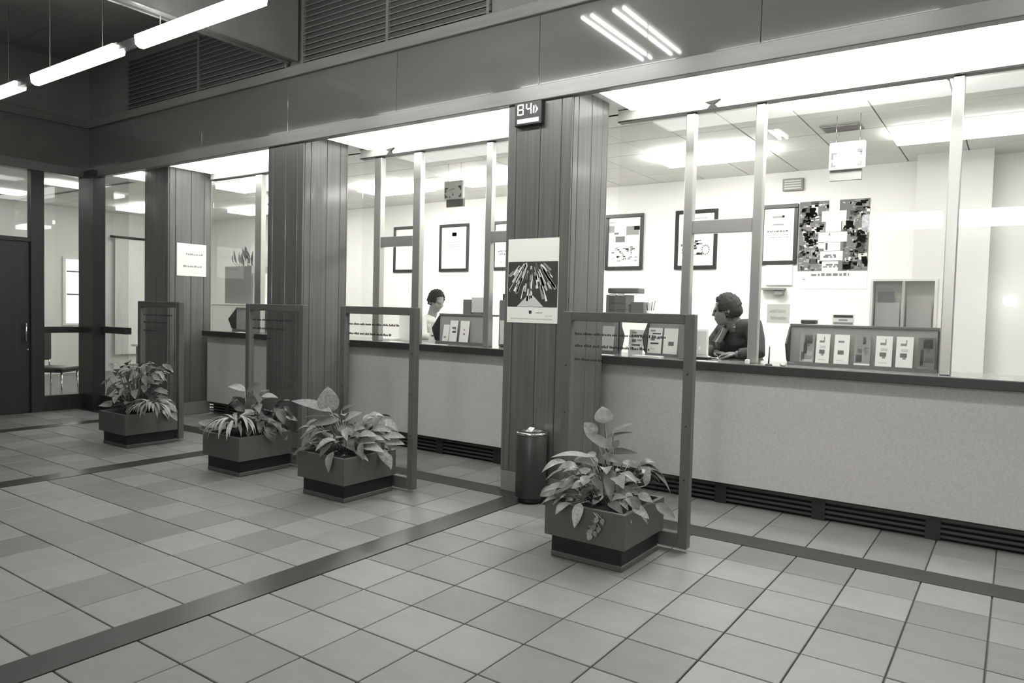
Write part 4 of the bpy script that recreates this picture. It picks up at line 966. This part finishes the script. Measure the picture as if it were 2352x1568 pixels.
def hand(mb, W, d, up_, k=1.0, curl=.5, side=1):
    D = Vector(d).normalized(); N = Vector(up_); N = (N-D*N.dot(D)).normalized(); S = D.cross(N)*side
    M = Matrix((D, S, N)).transposed()
    mb.ellipsoid(W+D*.045*k, (.052*k, .042*k, .018*k), 14, 10, M)
    for i, (o, L) in enumerate(((-.030, .062), (-.010, .075), (.011, .072), (.030, .056))):
        p = W+D*.082*k+S*o*k; pts = [p-D*.02*k, p]; th = 0
        for q in range(3):
            th -= curl*(.45+.25*q); p = p+(D*math.cos(th)+N*math.sin(th))*L*k*(.42, .32, .26)[q]; pts.append(p)
        mb.tube(pts, [.0105*k, .010*k, .0092*k, .0085*k, .007*k], 8)
    p = W+D*.020*k-S*.036*k
    mb.tube([p, p+(D*.5-S*.7-N*.1)*.032*k, p+(D*.9-S*.75-N*.25)*.055*k, p+(D*1.3-S*.6-N*.35)*.07*k], [.014*k, .0115*k, .010*k, .008*k], 8)
def stool(x, y, z, label):
    t = thing('clerk_chair', (x, y, 0), label, 'chair', 'chairs of the clerks')
    MB().lathe((x, y, z-.06), [(.19, 0), (.22, .02), (.22, .05), (.19, .06)], 24).build('seat', BLACKP, t)
    MB().tube([(x, y, .06), (x, y, z-.06)], .025, 10).build('column', CHROME, t)
    for k in range(5):
        a = k*1.2566; MB().tube([(x, y, .07), (x+.28*math.cos(a), y+.28*math.sin(a), .03)], [.022, .016], 8).build('base_arm', BLACKP, t)
    return t

# clerk in the dark suit, leaning on the near counter and looking to the left
C1 = at(1668, 713, y=5.98); f1 = (-.95, -.27, -.10)
nb = at(1694, 742, y=6.06); ch = at(1702, 800, y=6.20); pv = Vector((ch.x+.06, 6.42, .86))
sl = at(1731, 750, y=6.02); sr = at(1664, 758, y=6.26)
el = at(1742, 812, y=5.93); el.z = 1.165; er = at(1628, 812, y=6.14); er.z = 1.16
hl = at(1690, 806, y=5.86); hl.z = 1.150; hr = at(1648, 812, y=5.98); hr.z = 1.145
p1 = thing('person', (pv.x, pv.y, .0), 'person in dark suit and tie leaning on the near counter, looking left', 'person')
stool(pv.x, pv.y, .67, 'round black stool under the clerk in the suit')
b = MB(); F1, S1, U1 = head(b, C1, f1, 1.04)
b.tube([C1-U1*.06-F1*.02, (C1+nb)/2-U1*.02, nb-Vector((0, 0, .05))], [.060, .064, .070], 14)
b.tube([nb-Vector((0, 0, .03)), ch, pv+Vector((0, 0, .10)), pv], [.07, .11, .115, .11], 14)
for s_, e_, h_ in ((sl, el, hl), (sr, er, hr)):
    b.tube([nb+(s_-nb)*.3-Vector((0, 0, .04)), s_, e_, h_], [.05, .045, .038, .028], 12)
hand(b, hl, (-1, .08, -.05), (0, -.2, 1), 1.0, .55, 1); hand(b, hr, (.75, -.5, 0), (0, 0, 1), .95, .6, -1)
fr1 = Vector((-.55, -.4, 0)).normalized()
for s in (-1, 1):
    sd = Vector((0, 0, 1)).cross(fr1)*s*.10; hp = pv+sd; kn = hp+Vector((fr1.x*.02, .0, 0))+Vector((-.12, -.16, -.02)); ft = kn+Vector((.02, .10, -.42))
    b.tube([hp, kn, ft, ft+fr1*.14-Vector((0, 0, .03))], [.075, .055, .04, .032], 12)
remeshed(b, 'body', SKIN, p1, .0075)
hair(C1, f1, p1, 1.04)
for s in (-1, 1): MB().ellipsoid(C1+F1*.088+S1*s*.030+U1*.004, (.010, .010, .007), 10, 8).build('eye', DARKP, p1)
j = MB()
j.tube([nb-Vector((0, 0, .055)), nb-Vector((-.005, -.01, .085)), ch+Vector((0, 0, .04)), ch-Vector((0, 0, .10)), pv+Vector((0, 0, .02)), pv-Vector((0, 0, .06))], [.085, .135, .165, .17, .165, .16], 18)
for s_, e_, h_ in ((sl, el, hl), (sr, er, hr)):
    j.tube([nb+(s_-nb)*.25-Vector((0, 0, .05)), s_-Vector((0, 0, .01)), s_+(e_-s_)*.5, e_, e_+(h_-e_)*.5, e_+(h_-e_)*.88], [.095, .088, .072, .060, .052, .045], 14)
for s in (-1, 1):
    sd = Vector((0, 0, 1)).cross(fr1)*s*.10; hp = pv+sd; kn = hp+Vector((fr1.x*.02, .0, 0))+Vector((-.12, -.16, -.02)); ft = kn+Vector((.02, .10, -.40))
    j.tube([hp, kn, ft], [.09, .075, .06], 12)
remeshed(j, 'suit', SUIT, p1, .010)
# collar, tie and lapels on the chest
cf = Vector((-.80, -.60, 0)).normalized(); cs_ = Vector((0, 0, 1)).cross(cf)
q0 = nb+cf*.085-Vector((0, 0, .045))
MB().tube([nb+Vector((0, 0, -.035)), nb+Vector((0, 0, .0))], [.082, .070], 18).build('shirt_collar', SHIRT, p1)
def strip(pts, w, name, m, dv):
    mb = MB(); vs = []; fs = []
    for i, (P_, ww) in enumerate(zip(pts, w)):
        vs += [P_-dv*ww, P_+dv*ww, P_+dv*ww-cf*.012, P_-dv*ww-cf*.012]
    for i in range(len(pts)-1):
        for k in range(4): fs.append((i*4+k, i*4+(k+1) % 4, (i+1)*4+(k+1) % 4, (i+1)*4+k))
    fs += [(0, 1, 2, 3), tuple(range(len(vs)-4, len(vs)))]
    return mb.add(vs, fs).build(name, m, p1)
c0 = nb+cf*.105-Vector((0, 0, .05)); c1 = nb+cf*.165-Vector((0, 0, .16)); c2 = ch+cf*.185-Vector((0, 0, .06))
strip([c0, c1, c2], [.055, .045, .012], 'shirt_front', SHIRT, cs_)
strip([c0+cf*.016+Vector((0, 0, .01)), c0+cf*.03-Vector((0, 0, .03)), c1+cf*.014, c2+cf*.014], [.018, .014, .026, .024], 'tie', TIE, cs_)
for s in (-1, 1): strip([c0+cs_*s*.066+cf*.004+Vector((0, 0, .012)), c1+cs_*s*.07+cf*.012, c2+cs_*s*.03+cf*.010], [.018, .036, .012], 'lapel', SUIT, cs_)
MB().tube([hl+Vector((.026, 0, 0)), hl+Vector((.040, 0, 0))], .036, 16).build('wristwatch', BLACKP, p1)
# clerk in white behind the middle bay, head bent over the work
C2 = at(1002, 692, y=6.42); f2 = (.92, -.10, -.38)
p2 = thing('person', (C2.x-.12, 6.5, 0), 'person in white shirt bent over work behind the middle bay, facing right', 'person')
n2 = C2+Vector((-.085, .02, -.145)); h2 = n2+Vector((-.10, .03, -.22)); v2 = Vector((h2.x-.06, 6.48, .84))
stool(v2.x, v2.y, .69, 'round black stool under the clerk in white')
b = MB(); F2, S2, U2 = head(b, C2, f2, 1.0)
b.tube([C2-U2*.06-F2*.02, (C2+n2)/2, n2-Vector((0, 0, .05))], [.052, .052, .058], 14)
b.tube([n2-Vector((0, 0, .03)), h2, v2], [.07, .11, .11], 14)
arms = []
for s in (-1, 1):
    so = n2+Vector((-.03, -.16*s, -.08)); eo = so+Vector((.10, -.05*s, -.24)); ho = Vector((eo.x+.22, eo.y+.10*s, 1.13)); eo.z = max(eo.z, 1.14)
    arms.append((so, eo, ho)); b.tube([n2-Vector((0, 0, .06)), so, eo, ho], [.05, .045, .036, .026], 12)
    hand(b, ho, (1, .3*s, -.1), (0, 0, 1), .95, .5, s)
    hp = v2+Vector((0, -.1*s, 0)); kn = hp+Vector((.38, 0, 0)); ft = kn+Vector((.02, 0, -.42))
    b.tube([hp, kn, ft, ft+Vector((.13, 0, -.03))], [.075, .055, .04, .032], 12)
remeshed(b, 'body', SKIN2, p2, .0085)
hair(C2, f2, p2, 1.0)
j = MB(); j.tube([n2-Vector((0, 0, .05)), n2-Vector((.01, 0, .09)), h2+Vector((0, 0, .03)), v2+Vector((0, 0, .05)), v2-Vector((0, 0, .03))], [.065, .12, .145, .15, .145], 16)
for so, eo, ho in arms: j.tube([n2-Vector((0, 0, .09)), so, eo, eo+(ho-eo)*.6], [.085, .075, .055, .044], 12)
remeshed(j, 'shirt', SHIRT, p2, .010)
j = MB()
for s in (-1, 1):
    hp = v2+Vector((0, -.1*s, 0)); kn = hp+Vector((.38, 0, 0)); ft = kn+Vector((.02, 0, -.40)); j.tube([v2-Vector((0, 0, .02)), hp, kn, ft], [.12, .095, .075, .055], 12)
remeshed(j, 'trousers', SUIT, p2, .010)
